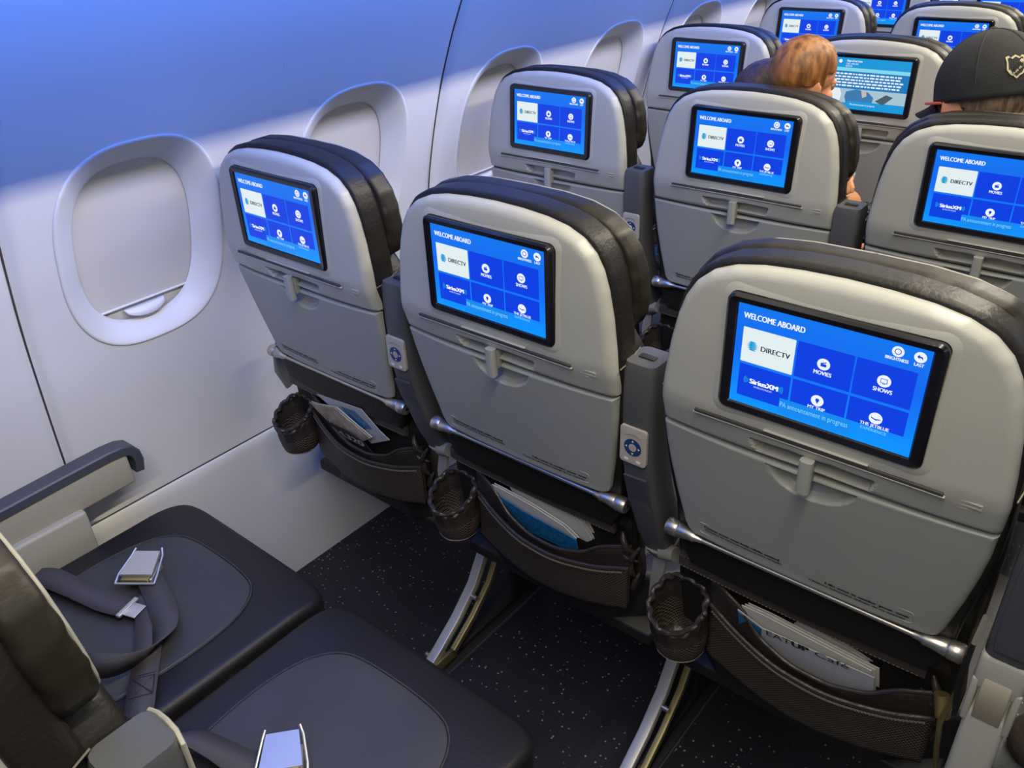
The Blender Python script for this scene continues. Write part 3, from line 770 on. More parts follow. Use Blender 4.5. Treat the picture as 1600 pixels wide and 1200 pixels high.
    # aluminium leg assembly under the armrest
    mb = MB()
    LP = [(.258,.100,-.470),(.258,.086,-.53),(.256,.086,-.62)]
    mb.tube([(x,y,z+H) for x,y,z in LP], 1, M_['alu'], flat=(.024,.010,.4), up=(0,-1,0))
    LP = [(.250,.36,-.66),(.250,.30,-.70),(.250,.245,-.76),(.250,.205,-.82),(.249,.155,-.905),(.249,.09,-.965),(.248,.02,-1.015),(.247,-.012,-1.035)]
    mb.tube([(x,y,z+H) for x,y,z in LP], 1, M_['alu'], flat=(.024,.020,.3), up=(0,-1,0))
    mb.tube([(x+.026,y+.028,z+H) for x,y,z in LP[:-1]], 1, M_['gold'], flat=(.014,.016,.4), up=(0,-1,0))
    mb.box((.247,-.005,H-1.048),(.030,.105,.022),M_['alu'],.004); mb.box((.262,.02,H-1.040),(.010,.09,.030),M_['gold'],.003); mb.box((.247,-.042,H-1.036),(.022,.03,.018),M_['metal'],.004)
    for px, py, pz in ((.228,.01,-1.03),(.268,.135,-.92)): mb.tube([(px-.008,py,pz+H),(px+.008,py,pz+H)], .0055, M_['metal'], n=12)
    mb.box((.258,.33,H-.90),(.014,.10,.30),M_['dark'],.005); mb.tube([(.25,.44,H-.72),(.25,.47,H-1.05)],.016,M_['dark'],n=10); mb.box((.25,.30,H-1.055),(.02,.5,.015),M_['dark'],.003)
    mb.build('leg', root)
    return root
proto = make_seat()
def part(root, name): return [c for c in root.children if c.name.split('.')[0] == name][0]


# the sub-assemblies some seats have of their own
def loft(mb, path, sec, m, cap=True):
    """section [(x across, up)] swept in the y-z plane"""
    vs = []; n = len(sec); fs = []
    for i, (x, y, z) in enumerate(path):
        t = Vector(path[min(i+1,len(path)-1)])-Vector(path[max(i-1,0)]); t.x = 0; t.normalize(); up = Vector((0,-t.z,t.y))
        for a, b in sec: vs.append(Vector((x+a,y,z+H))+up*b)
    for i in range(len(path)-1):
        for k in range(n): fs.append((i*n+k, i*n+(k+1)%n, (i+1)*n+(k+1)%n, (i+1)*n+k))
    if cap: fs += [tuple(range(n)), tuple((len(path)-1)*n+k for k in range(n))[::-1]]
    mb.add(vs, fs, m)
def add_wall_armrest(root):
    x = -.268
    mb = MB(); path = [(x,.00,-.462),(x,.20,-.455),(x,.36,-.448),(x,.45,-.445),(x,.48,-.447),(x,.500,-.455),(x,.512,-.472),(x,.515,-.495),(x,.510,-.520)]
    loft(mb, path, [(-.021,-.003),(-.018,0),(.018,0),(.021,-.003),(.022,-.020),(-.022,-.020)], M_['armblue'])
    a = mb.build('armrest', root, angle=35)
    mb = MB(); mb.box((x,.235,H-.505),(.040,.50,.080),M_['beige'],.006,rot=Matrix.Rotation(.03,3,'X')); mb.build('armrest_side_panel', a)
    mb = MB(); mb.box((x+.006,.14,H-.588),(.060,.46,.110),M_['beige'],.008); mb.build('armrest_base', a)
    return a
def strap(mb, pts, w, m, tw=None):
    """webbing laid along pts; tw gives the across direction at each point"""
    vs = []; fs = []
    P = [Vector(p) for p in pts]
    # smooth the path
    Q = []; 
    for i in range(len(P)-1):
        p0, p1, p2, p3 = P[max(i-1,0)], P[i], P[i+1], P[min(i+2,len(P)-1)]
        t0, t1 = Vector(tw[i]), Vector(tw[i+1])
        for k in range(8):
            u = k/8; q = .5*((2*p1)+(p2-p0)*u+(2*p0-5*p1+4*p2-p3)*u*u+(3*p1-p0-3*p2+p3)*u**3)
            Q.append((q, t0.lerp(t1, u)))
    Q.append((P[-1], Vector(tw[-1])))
    for q, t in Q: t = t.normalized(); vs += [q-t*w/2, q+t*w/2]
    for i in range(len(Q)-1): fs.append((2*i, 2*i+1, 2*i+3, 2*i+2))
    mb.add(vs, fs, m)
def add_belt(root, spot, ang, full=True):
    """lap belt in seat coordinates; spot = buckle centre on the cushion"""
    z = H-.612
    bx, by = spot
    R = Matrix.Rotation(ang, 3, 'Z') @ Matrix.Scale(1.22, 3)
    RR = Matrix.Rotation(ang, 3, 'Z')
    g = lambda x, y, h=0: (Vector((bx, by, z)) + R @ Vector((x, y, h)))
    mb = MB()
    if full:
        strap(mb, [(bx,by,z+.012),(-.005,.365,z+.008),(.060,.345,z+.010),(.112,.318,z+.014),(.146,.272,z+.022),(.148,.225,z+.034),(.118,.192,z+.040),(.07,.178,z+.030),(.03,.165,z+.01)], .048, M_['web'],
              [(.6,.9,0),(.5,.9,0),(.45,.9,0),(.8,.6,.3),(.6,.1,.9),(.3,.5,.9),(0,.5,.9),(0,.5,.9),(0,.5,.9)])
        strap(mb, [(-.01,.345,z+.003),(.06,.315,z+.004),(.125,.275,z+.005),(.185,.232,z+.006),(.235,.195,z+.002)], .046, M_['web'], [(.5,.85,0),(.5,.85,0),(.55,.85,0),(.55,.85,0),(.55,.85,0)])
        strap(mb, [(-.235,.235,z+.0),(-.185,.254,z+.014),(-.110,.270,z+.016),(-.045,.288,z+.010),(.0,.305,z+.008)], .044, M_['web'], [(-.2,.9,.3),(-.2,.9,.2),(-.25,.95,0),(-.3,.95,.1),(-.3,.95,0)])
    else:
        strap(mb, [(bx,by,z+.010),(bx-.03,by-.04,z+.012),(-.10,by-.055,z+.025),(-.16,by-.075,z+.030),(-.21,.17,z+.01)], .048, M_['web'], [(.6,-.8,0),(.5,-.8,0),(.1,-.8,.3),(.1,-.8,.4),(.1,-.8,.4)])
        strap(mb, [(bx-.03,by-.03,z+.003),(-.06,.16,z+.006),(-.08,.08,z+.004)], .048, M_['web'], [(.8,-.3,0),(.9,-.2,0),(.9,-.2,0)])
    b = mb.build('seat_belt', root, solid=.0022)
    # buckle: lift cover, body with side rails
    mb = MB()
    mb.add([g(*p) for p in ((-.026,-.024,.022),(.026,-.024,.022),(.020,.024,.027),(-.020,.024,.027),(-.026,-.024,.018),(.026,-.024,.018),(.020,.024,.020),(-.020,.024,.020))],
           [(0,1,2,3),(4,7,6,5),(0,4,5,1),(1,5,6,2),(2,6,7,3),(3,7,4,0)], M_['chrome'])
    mb.box(g(0,-.008,.009),(.050,.040,.012),M_['chrome'],.002,rot=R); mb.box(g(0,-.027,.013),(.044,.012,.010),M_['gold'],.002,rot=R)
    for s_ in (-1,1):
        mb.tube([g(s_*.031,-.034,.012),g(s_*.031,-.018,.017),g(s_*.025,.020,.022),g(s_*.021,.030,.028)],.0022,M_['chrome'],n=8)
    mb.tube([g(-.031,-.034,.012),g(.031,-.034,.012)],.0024,M_['chrome'],n=8)
    mb.build('buckle', b)
    if full:
        mb = MB(); c = Vector((.004,.306,z+.010)); Rt = Matrix.Rotation(.32,3,'Z'); mb.box(c,(.010,.050,.006),M_['chrome'],.002,rot=Rt); mb.box(c+Vector((.016,.005,-.002)),(.026,.032,.0025),M_['chrome'],.001,rot=Rt); mb.box(c+Vector((.006,.002,-.002)),(.022,.020,.003),M_['chrome'],.001,rot=Rt); ad = MB(); ad.tube([(.085,.165,z+.012),(.090,.178,z+.030),(.096,.192,z+.062)],.0035,M_['metal'],n=8)
        mb.build('buckle_tongue', b); ad.build('belt_adjuster', b)
        # stitched cross box on the lower webbing
        mb = MB(); a = Vector((.190,.229,z+.0085)); e1 = Vector((-.8,.55,0)).normalized(); e2 = Vector((.55,.8,0)).normalized()
        def ln(p, q): mb.tube([a+e1*p[0]+e2*p[1], a+e1*q[0]+e2*q[1]], .0007, M_['ink'], n=4)
        ln((-.02,-.018),(.02,-.018)); ln((-.02,.018),(.02,.018)); ln((-.02,-.018),(-.02,.018)); ln((.02,-.018),(.02,.018)); ln((-.02,-.018),(.02,.018)); ln((-.02,.018),(.02,-.018)); ln((.025,-.02),(.025,.02))
        mb.build('belt_stitching', b)
def aisle_armrest(root):
    """taller end armrest: pad, pale shroud, bright hinge strap and fixed lower casing"""
    mb = MB()
    S = lambda w, d: [(-w,-d),(-w,d*.6),(-w+.006,d),(w-.006,d),(w,d*.6),(w,-d)]
    pth = [(.262,.030,-.02),(.262,.030,-.04),(.262,.030,-.10),(.262,.030,-.20),(.262,.032,-.315)]
    mb.tube([(x,y,z+H) for x,y,z in pth],[.85,1,1,1,1],M_['arm'],flat=(.052,.064,.5),up=(0,-1,0)); a = mb.build('armrest', root)
    mb = MB(); mb.tube([(.262,-.002,z+H) for z in (-.165,-.19,-.28,-.30)],[.9,1,1,.9],M_['armblue'],flat=(.038,.006,.6),up=(0,-1,0)); mb.build('armrest_panel', a)
    mb = MB(); mb.box((.262,-.0035,H-.115),(.036,.004,.060),M_['remote'],.0015); mb.build('remote_control', a)
    mb = MB()
    mb.box((.262,.034,H-.345),(.056,.070,.060),M_['shell'],.008); mb.box((.2385,.034,H-.395),(.009,.070,.075),M_['shell'],.003); mb.box((.2855,.034,H-.395),(.009,.070,.075),M_['shell'],.003)
    mb.build('armrest_shroud', a)
    mb = MB(); mb.tube([(.262,y,z+H) for y,z in ((.004,-.352),(-.002,-.362),(-.004,-.385),(0,-.410),(.008,-.435))],1,M_['strap_metal'],flat=(.032,.010,.4),up=(0,-1,0)); mb.build('hinge_strap', a)
    mb = MB(); mb.box((.262,.050,H-.535),(.048,.115,.245),M_['shell'],.010,rot=Matrix.Rotation(-.05,3,'X')); mb.build('armrest_base', a)
    mb = MB(); mb.tube([(.225,.02,H-.30),(.222,.03,H-.345),(.222,.035,H-.40),(.228,.04,H-.45)],1,M_['dark'],flat=(.006,.05,.8),up=(0,-1,0)); mb.build('hinge_plate', a)
    mb = MB(); mb.tube([(.222,.05,H-.44),(.215,.04,H-.50),(.22,.05,H-.56),(.225,.07,H-.62)],.004,M_['gold'],n=8); mb.tube([(.205,.06,H-.47),(.215,.05,H-.50)],.010,M_['gold'],n=10); mb.build('control_cable', a)
    return a

# ------------------------------------------------------------------ the rows of seats
colname = ['window', 'middle', 'aisle']
rows_l = {-1: 'empty row at the bottom left of the picture', 0: 'nearest row seen from behind', 1: 'second row seen from behind', 2: 'third row from the front of the view', 3: 'fourth row away', 4: 'fifth row away'}
rec = {(0,0):0,(0,1):.002,(0,2):0,(1,0):-.056,(1,1):-.067,(1,2):.019,(2,0):-.075,(2,1):-.005,(2,2):0,(3,0):-.079,(3,1):.016,(3,2):.0,(4,0):-.03,(4,1):-.02,(4,2):0,(5,0):-.03,(5,1):0,(-1,0):.05,(-1,1):.085,(-1,2):-.02}
labels = {
 (0,0):'grey-backed window seat nearest the first full window, magazines in its pocket, blue menu on screen',
 (0,1):'grey-backed middle seat between two handset armrests in the nearest row, blue booklet in its pocket',
 (0,2):'largest grey-backed seat at right, menu screen and a pale menu leaflet in its pocket',
 (1,0):'grey-backed window seat directly ahead of the nearest window seat, blue menu on its screen',
 (1,1):'grey-backed middle seat with the brown and auburn heads just beyond its top edge',
 (1,2):'grey-backed seat cut by the right edge, just behind the person in the black cap',
 (2,0):'small grey-backed window seat left of the auburn-haired baby, menu on screen',
 (2,1):'grey-backed seat whose screen shows a programme with text over a picture',
 (2,2):'grey-backed aisle seat mostly hidden beyond the person in the black cap',
 (3,0):'distant grey-backed window seat whose screen shows just above the baby',
 (3,1):'distant grey-backed middle seat directly above and left of the black cap',
 (3,2):'distant grey-backed aisle seat at the far right behind the black cap',
 (4,0):'farthest window seat cut by the top edge, only lower screen showing',
 (4,1):'farthest middle seat cut by the top right corner, screen lit',
 (-1,0):'empty black leather window seat with grey insert, open lap belt and wall armrest',
 (-1,1):'empty black leather middle seat at the bottom edge with grey insert and piped headrest',
}
SEAT = {}
order = [(0,1)]+[k for k in labels if k != (0,1)]
for (r, c) in order:
    s_ = proto if (r, c) == (0, 1) else copy_tree(proto)
    SEAT[(r,c)] = s_
for (r, c), s_ in SEAT.items():
    s_.location = (c*SX, r*PITCH, 0); s_.name = 'airline_seat' if (r,c) == (0,1) else 'airline_seat.%03d' % (order.index((r,c)))
    tag(s_, labels[(r,c)], 'airplane seat', 'airplane seats in rows of three')
    for ch in s_.children:
        if ch.name.split('.')[0] in ('back_shell','monitor','tray_table','tray_arm','backrest','headrest'): ch.rotation_euler = (rec[(r,c)], 0, 0)
    if c == 2:
        a = part(s_, 'armrest')
        for g in list(a.children_recursive)+[a]: bpy.data.objects.remove(g)
        l = part(s_, 'leg'); bpy.data.objects.remove(l)
# the seat with the programme on its screen
m21 = part(SEAT[(2,1)], 'monitor'); bpy.data.objects.remove(m21.children[0]); ui_display(m21, 'show')
first_arm = None
add_wall_armrest(SEAT[(-1,0)])
mb = MB(); mb.tube([(-.250,.10,H-.375),(-.252,.085,H-.40),(-.252,.080,H-.45),(-.250,.095,H-.50)],[.8,1,1,.8],M_['shroud'],flat=(.014,.034,.8),up=(0,-1,0)); mb.build('wall_bracket', SEAT[(0,0)])
za = part(SEAT[(-1,1)], 'armrest')
for g in list(za.children):
    if g.name.startswith('armrest_slot'): bpy.data.objects.remove(g)
mb = MB(); mb.tube([(x, y, z+H) for x, y, z in [(.218,.0745,-.092),(.230,.0765,-.0885),(.243,.077,-.0875),(.258,.0765,-.0885),(.269,.0745,-.094),(.2720,.0740,-.13),(.2725,.0755,-.25)]], .0024, M_['piping'], n=8)
mb.build('armrest_edge_line', za)  # thin pale line along the armrest's top and side edge
aisle_armrest(SEAT[(0,2)]); aisle_armrest(SEAT[(1,2)])
add_belt(SEAT[(-1,0)], (-.062,.378), .64); add_belt(SEAT[(-1,1)], (-.022,.288), .85, full=False)

# ------------------------------------------------------------------ leaflets in the pockets (seat coordinates)
def leaf(name, seat, pts, m, label, cat='booklet', th=.002, group='leaflets in the seat pockets', top=None, sheets=1, y0=.062, lean=.0, extra=None):
    """outline pts [(x,z)] of the visible sheet, carried down into the pocket"""
    mb = MB(); sx, sy = seat[1]*SX, seat[0]*PITCH
    for k in range(sheets):
        o = .0035*k; P = [(x+.004*k, z+.0025*k) for x, z in pts]; n = len(P)
        yy = lambda x, z: y0+o+(z+.5)*(-.25)+lean*x
        f = [(sx+x, sy+yy(x,z), z+H) for x, z in P]; b = [(x, y+th, z) for x, y, z in f]
        mb.add(f+b, [tuple(range(n)), tuple(range(2*n-1, n-1, -1))]+[(i, (i+1)%n, n+(i+1)%n, n+i) for i in range(n)], m if k == 0 else M_['paper'])
    o = mb.build(name, smooth=False); tag(o, label, cat, group)
    if extra:
        e = MB(); extra(e, lambda u, v: (sx+u, sy+y0-.0009+(v+.5)*(-.25)+lean*u, v+H)); e.build('printed_cover', o, smooth=False)
    return o
def menu_print(e, f):
    d = Vector((1,0.055)).normalized()
    def g(u, v): return f(-.064+u*.985-v*.05, -.5185+v+u*.10)
    e.add([f(*p) for p in ((-.092,-.497),(-.052,-.514),(-.054,-.545),(-.090,-.545))], [(0,1,2,3)], M_['card_blue'])
    text(e, 'EAT', M_['ink'], g, .020, .0, .040, .013, 0, align='l'); text(e, 'UP', M_['ink'], g, .061, .0, .026, .013, 2, align='l'); text(e, 'Café', M_['ink'], g, .098, .0, .052, .012, 0, align='l')
leaf('cafe_leaflet', (0,2), [(-.093,-.493),(-.052,-.512),(.120,-.500),(.122,-.540),(.05,-.580),(-.05,-.575),(-.088,-.540)], M_['card_grey'], 'pale menu leaflet with dark lettering, front of the pocket of the largest seat', y0=.060, extra=menu_print)
leaf('folded_booklet', (0,2), [(-.090,-.487),(-.05,-.486),(.03,-.492),(.113,-.497),(.118,-.55),(-.02,-.58),(-.08,-.55)], M_['paper'], 'white folded booklet just behind the pale menu leaflet', y0=.068, sheets=3)
leaf('safety_card', (0,2), [(-.010,-.487),(.000,-.474),(.016,-.474),(.105,-.497),(.10,-.54),(.0,-.55)], M_['paper'], 'cream safety card standing behind the white booklet of the largest seat', y0=.082, sheets=2)
leaf('blue_booklet', (0,1), [(-.077,-.497),(-.02,-.510),(.06,-.516),(.100,-.520),(.10,-.565),(-.05,-.57),(-.07,-.53)], M_['card_blue'], 'blue patterned booklet in the pocket of the nearest middle seat', y0=.060)
leaf('white_magazine', (0,1), [(-.095,-.479),(-.070,-.480),(0,-.487),(.07,-.504),(.095,-.525),(.02,-.56),(-.07,-.55)], M_['paper'], 'white magazine edge directly behind the blue patterned booklet', y0=.067, sheets=2)
leaf('cream_brochure', (0,1), [(-.060,-.468),(-.03,-.465),(.09,-.470),(.108,-.480),(.123,-.519),(.09,-.555),(-.03,-.54)], M_['paper'], 'cream folded brochure tallest in the nearest middle seat pocket', y0=.077, sheets=3)
leaf('tan_magazine', (0,0), [(-.122,-.482),(-.095,-.478),(-.022,-.458),(.070,-.508),(.02,-.545),(-.075,-.524)], M_['card_tan'], 'tan picture magazine leaning out of the nearest window seat pocket', y0=.056, sheets=2)
leaf('blue_cover_card', (0,0), [(-.090,-.450),(.066,-.430),(.102,-.476),(.126,-.494),(.05,-.54),(-.01,-.50)], M_['card_grey'], 'pale card with a blue picture behind the tan magazine', y0=.066,
     extra=lambda e, f: e.add([f(*p) for p in ((-.010,-.452),(.040,-.447),(.080,-.482),(.045,-.497),(.010,-.478))], [(0,1,2,3,4)], M_['card_blue']))
leaf('black_booklet', (0,0), [(-.07,-.515),(0,-.515),(.05,-.530),(.07,-.56),(-.04,-.57)], M_['dark'], 'black booklet with white numerals below the tan magazine', y0=.050,
     extra=lambda e, f: text(e, 'A320', M_['paper'], f, .0, -.534, .085, .016, 2))

# ------------------------------------------------------------------ people
def sph(mb, c, r, m, R=None, n=24, k=14, T=None):
    vs = [Vector((0,0,1))]; 
    for i in range(1, k):
        a = PI*i/k
        for j in range(n): b = 2*PI*j/n; vs.append(Vector((math.sin(a)*math.cos(b), math.sin(a)*math.sin(b), math.cos(a))))
    vs.append(Vector((0,0,-1)))
    fs = [(0,1+j,1+(j+1)%n) for j in range(n)]
    for i in range(k-2): fs += [(1+i*n+j, 1+(i+1)*n+j, 1+(i+1)*n+(j+1)%n, 1+i*n+(j+1)%n) for j in range(n)]
    e = len(vs)-1; fs += [(1+(k-2)*n+j, e, 1+(k-2)*n+(j+1)%n) for j in range(n)]
    out = []
    for v in vs:
        q = Vector((v.x*r[0], v.y*r[1], v.z*r[2]))
        if R is not None: q = R @ q
        q = q+Vector(c)
        out.append(T @ q if T is not None else q)
    mb.add(out, fs, m)
def limb(mb, pts, rad, m, T=None):
    """tapered limb: overlapping rounds that the remesh melts together"""
    for i in range(len(pts)-1):
        a, b = Vector(pts[i]), Vector(pts[i+1]); n = max(2, int((b-a).length/(min(rad[i],rad[i+1])*.35)))
        for k in range(n+1):
            t = k/n; r = rad[i]+(rad[i+1]-rad[i])*t; sph(mb, a.lerp(b,t), (r,r,r), m, n=14, k=9, T=T)
def fuse(o, vox, sm=4):
    r = o.modifiers.new('fuse', 'REMESH'); r.mode = 'VOXEL'; r.voxel_size = vox; r.use_smooth_shade = True
    s_ = o.modifiers.new('soften', 'SMOOTH'); s_.iterations = sm; s_.factor = .5
    return o
def head_parts(mb, T, k=1.0, m=None, baby=False):
    S_ = lambda c, r, R=None: sph(mb, Vector(c)*k, Vector(r)*k, m, R, T=T)
    S_((0,-.005,.025),(.076,.096,.092)); S_((0,.030,-.030),(.062,.066,.082 if not baby else .066)); S_((0,.050,-.072 if not baby else -.055),(.042,.040,.032))
    S_((0,.100,-.018),(.011,.016,.020)); S_((0,.086,-.058),(.024,.012,.007)); S_((0,.087,-.066),(.020,.011,.006))
    for s_ in (-1,1):
        S_((s_*.028,.085,.004),(.016,.010,.010)); S_((s_*.040,.068,-.035),(.022,.020,.020))
        Re = Matrix.Rotation(s_*-.45,3,'Z'); S_((s_*.081,-.002,-.008),(.006,.021,.033),Re); S_((s_*.078,.006,-.030),(.009,.012,.014),Re)
def eyes(parent, T, k, name='eye'):
    for s_ in (-1,1):
        mb = MB(); sph(mb, Vector((s_*.029,.083,.002))*k, Vector((.0125,.0125,.0125))*k, M_['white_edge'], T=T, n=16, k=10); sph(mb, Vector((s_*.029,.0925,.002))*k, Vector((.006,.0045,.006))*k, M_['ink'], T=T, n=12, k=8); mb.build(name, parent)
def frame(center, face, pitch=0.0, roll=0.0):
    f = Vector((face[0], face[1], 0)).normalized(); x = Vector((f.y, -f.x, 0))
    R = Matrix((x, f, Vector((0,0,1)))).transposed() @ Matrix.Rotation(-pitch,3,'X') @ Matrix.Rotation(roll,3,'Y')
    T = R.to_4x4(); T.translation = Vector((center[0], center[1], center[2]+H)); return T
def hair_shell(T, k, m, parent, cut=lambda v: v.z < -.02, rx=.082, ry=.101, rz=.096, low=None, name='hair', n=56, kk=32):
    mb = MB(); t = MB(); sph(t, (0,-.010,.028), (rx,ry,rz), m, n=n, k=kk)
    keep = []
    for v in t.v:
        q = Vector(v); 
        if cut(q):
            d = (q-Vector((0,-.010,.02))); q = Vector((0,-.010,.02))+d*.86
        else: q = q + (q-Vector((0,-.01,.02))).normalized()*(.0022*noise.noise(q*90)+.0020*noise.noise(q*30))
        keep.append(T @ (q*k))
    mb.add(keep, t.f, m)
    if low:
        for c, r in low: sph(mb, Vector(c)*k, Vector(r)*k, m, T=T)
    return mb.build(name, parent)

# man in the black cap
Tm = frame((.928,1.0,.108), (-.78,.63), pitch=.27)
mb = MB(); head_parts(mb, Tm, 1.0, M_['skin_man'])
nb = Tm @ Vector((0,-.035,-.085)); hips = Vector((1.02,1.09,H-.53)); neck = Vector((.975,1.045,H-.06)); chest = Vector((1.00,1.09,H-.24))
limb(mb, [nb, neck], [.056,.062], M_['skin_man'])
limb(mb, [neck, chest, hips], [.075,.125,.135], M_['skin_man'])
for s_ in (-1,1):
    sh = Vector((1.0+s_*.165,1.09,H-.14)); el = Vector((1.02+s_*.19,1.14,H-.40)); wr_ = Vector((1.0+s_*.10,1.33,H-.43))
    limb(mb, [chest+Vector((0,0,.08)), sh], [.09,.062], M_['skin_man']); limb(mb, [sh, el], [.052,.040], M_['skin_man']); limb(mb, [el, wr_], [.038,.027], M_['skin_man'])
    for f_ in range(4): a = wr_+Vector(((f_-1.5)*.018,.085,-.006)); limb(mb, [wr_+Vector(((f_-1.5)*.012,.02,0)), a, a+Vector((0,.03,-.028))], [.013,.009,.008], M_['skin_man'])
    limb(mb, [wr_, wr_+Vector((-s_*.04,.05,0))], [.014,.009], M_['skin_man'])
    hp = hips+Vector((s_*.09,0,0)); kn = Vector((1.02+s_*.12,1.42,H-.54)); an = Vector((1.02+s_*.12,1.46,.09))
    limb(mb, [hp, kn], [.085,.058], M_['skin_man']); limb(mb, [kn, an], [.055,.036], M_['skin_man']); limb(mb, [an, an+Vector((0,.13,-.05))], [.038,.030], M_['skin_man'])
man = fuse(mb.build('person'), .0055, 3); tag(man, 'person in a black back-badged cap, turned left, seated beyond the right-hand second row seat', 'person')
eyes(man, Tm, 1.0)
hair_shell(Tm, 1.0, M_['hair_grey'], man, rx=.080, ry=.099, rz=.092, cut=lambda v: v.z < -.045 or (v.y > .045) or (v.y > -.02 and v.z < .0), low=[((0,-.045,-.055),(.064,.055,.050)),((0,-.05,-.09),(.052,.040,.045))])
# cap
mb = MB(); vs = []; n = 64; kk = 18; zc = .030
dome = lambda a, e: Vector((.0885*math.cos(e)*math.cos(a), -.006+.1095*math.cos(e)*math.sin(a), zc+.099*math.sin(e)))
for i in range(kk+1):
    e = -.28+(PI/2+.28)*i/kk
    for j in range(n):
        a = 2*PI*j/n; q = dome(a, e) if e > 0 else Vector((.0885*math.cos(a), -.006+.1095*math.sin(a), zc+e*.09))
        vs.append(Tm @ q)
fs = [(i*n+j, i*n+(j+1)%n, (i+1)*n+(j+1)%n, (i+1)*n+j) for i in range(kk) for j in range(n)]
mb.add(vs, fs, M_['cap']); sph(mb, (0,-.006,zc+.099), (.008,.008,.005), M_['cap'], T=Tm)
for j in range(6):
    a0 = PI/6+j*PI/3; mb.tube([Tm @ (dome(a0, e_)*1.006) for e_ in [k*.15 for k in range(11)]], .0010, M_['cap'], n=6)
cap = mb.build('cap', man, solid=.003)
mb = MB(); vs = []; N = 20
for i in range(N+1):
    t = -1+2*i/N; a = PI/2+t*.95
    b = Vector((.0875*math.cos(a), -.006+.1085*math.sin(a), zc-.022)); q = math.sqrt(max(0,1-t*t))
    for u in (0,.5,1): vs.append(Tm @ (b+Vector((t*.010*u, .078*q*u*1.12, -.020*t*t*u-.016*u))))
mb.add(vs, [(3*i+k,3*i+3+k,3*i+4+k,3*i+1+k) for i in range(N) for k in (0,1)], M_['cap']); mb.build('cap_visor', cap, solid=.004)
mb = MB()
def onback(u, v, d=.0035):
    a = -PI/2-.37+u/.1095; e = .26+v/.098
    q = dome(a, e); nrm = (q-Vector((0,-.006,zc))).normalized(); return Tm @ (q+nrm*d)
shield = [(-.020,.017),(-.014,.019),(-.009,.015),(0,.020),(.009,.015),(.014,.019),(.020,.017),(.018,.008),(.018,-.006),(.013,-.014),(.006,-.017),(0,-.022),(-.006,-.017),(-.013,-.014),(-.018,-.006),(-.018,.008)]
def shp(P, k, m, d):
    n_ = len(P); mb.add([onback(x*k,y*k,d) for x,y in P]+[onback(0,0,d)], [(i,(i+1)%n_,n_) for i in range(n_)], m)
shp(shield,1.0,M_['cap_badge'],.0035); shp(shield,.80,M_['cap'],.0042)
mb.add([onback(x,y,.0048) for x,y in ((-.016,-.009),(-.012,-.014),(.016,.007),(.012,.012))],[(0,1,2,3)],M_['cap_badge'])
text(mb,'NHL',M_['cap'],lambda u,v:onback(u*.82-v*.55,u*.62+v*.8,.0055),0,0,.026,.006,1)
text(mb,'NHL',M_['cap_badge'],lambda u,v:onback(u*.82-v*.55,u*.62+v*.8-.0085,.0055),.002,0,.020,.004,1)
mb.build('shield_badge', cap, smooth=False)
mb = MB(); mb.tube([Tm @ Vector(p) for p in ((-.084,-.004,.004),(-.088,.03,.006),(-.078,.075,.008))],.0028,M_['orange'],n=8); mb.tube([Tm @ Vector(p) for p in ((-.078,.075,.008),(-.060,.098,.008),(0,.112,.008),(.060,.098,.008),(.084,.03,.006))],.0025,M_['dark'],n=8); mb.build('spectacles', man)
mb = MB(); limb(mb, [neck+Vector((0,0,-.03)), chest, hips], [.082,.140,.148], M_['cloth_dark'])
for s_ in (-1,1):
    sh = Vector((1.0+s_*.165,1.09,H-.14)); el = Vector((1.02+s_*.19,1.14,H-.40)); wr_ = Vector((1.0+s_*.10,1.33,H-.43))
    limb(mb, [chest+Vector((0,0,.08)), sh], [.10,.070], M_['cloth_dark']); limb(mb, [sh, el], [.060,.050], M_['cloth_dark']); limb(mb, [el, wr_-Vector((0,.03,0))], [.048,.036], M_['cloth_dark'])
fuse(mb.build('jacket', man), .007, 3)

# parent, only the brown hair shows above the seat
Tp = frame((.436,1.125,.004), (.55,.84), pitch=.35, roll=-.10)
mb = MB(); head_parts(mb, Tp, 1.0, M_['skin']); nb = Tp @ Vector((0,-.03,-.085)); neck = Vector((.45,1.08,H-.13)); chest = Vector((.47,1.08,H-.28)); hips = Vector((.50,1.09,H-.53))
limb(mb, [nb, neck], [.05,.055], M_['skin']); limb(mb, [neck, chest, hips], [.065,.11,.13], M_['skin'])
for s_ in (-1,1):
    sh = Vector((.47+s_*.14,1.08,H-.21)); el = Vector((.49+s_*.17,1.15,H-.40)); wr_ = Vector((.54+s_*.07,1.34,H-.38))
    limb(mb, [chest+Vector((0,0,.05)), sh], [.08,.055], M_['skin']); limb(mb, [sh, el, wr_], [.045,.038,.025], M_['skin'])
    for f_ in range(4): a = wr_+Vector(((f_-1.5)*.016,.07,-.006)); limb(mb, [wr_+Vector(((f_-1.5)*.011,.02,0)), a, a+Vector((0,.02,-.026))], [.011,.008,.007], M_['skin'])
    limb(mb, [wr_, wr_+Vector((-s_*.035,.04,0))], [.012,.008], M_['skin'])
    hp = hips+Vector((s_*.09,0,0)); kn = Vector((.51+s_*.11,1.40,H-.54)); an = Vector((.51+s_*.11,1.44,.09))
    limb(mb, [hp, kn], [.08,.055], M_['skin']); limb(mb, [kn, an], [.05,.034], M_['skin']); limb(mb, [an, an+Vector((0,.12,-.05))], [.036,.028], M_['skin'])
par = fuse(mb.build('person'), .006, 3); tag(par, 'person with dark brown hair bowed behind the second middle seat, next to the baby', 'person')
eyes(par, Tp, 1.0)
hair_shell(Tp, 1.0, M_['hair_brown'], par, cut=lambda v: (v.y > .06 and v.z < .07) or (v.y > .02 and v.z < .0) or v.z < -.06, rx=.087, ry=.107, rz=.100, low=[((0,-.05,-.05),(.070,.060,.070)),((0,-.06,-.11),(.055,.045,.07)),((-.055,-.03,-.03),(.035,.05,.06))])
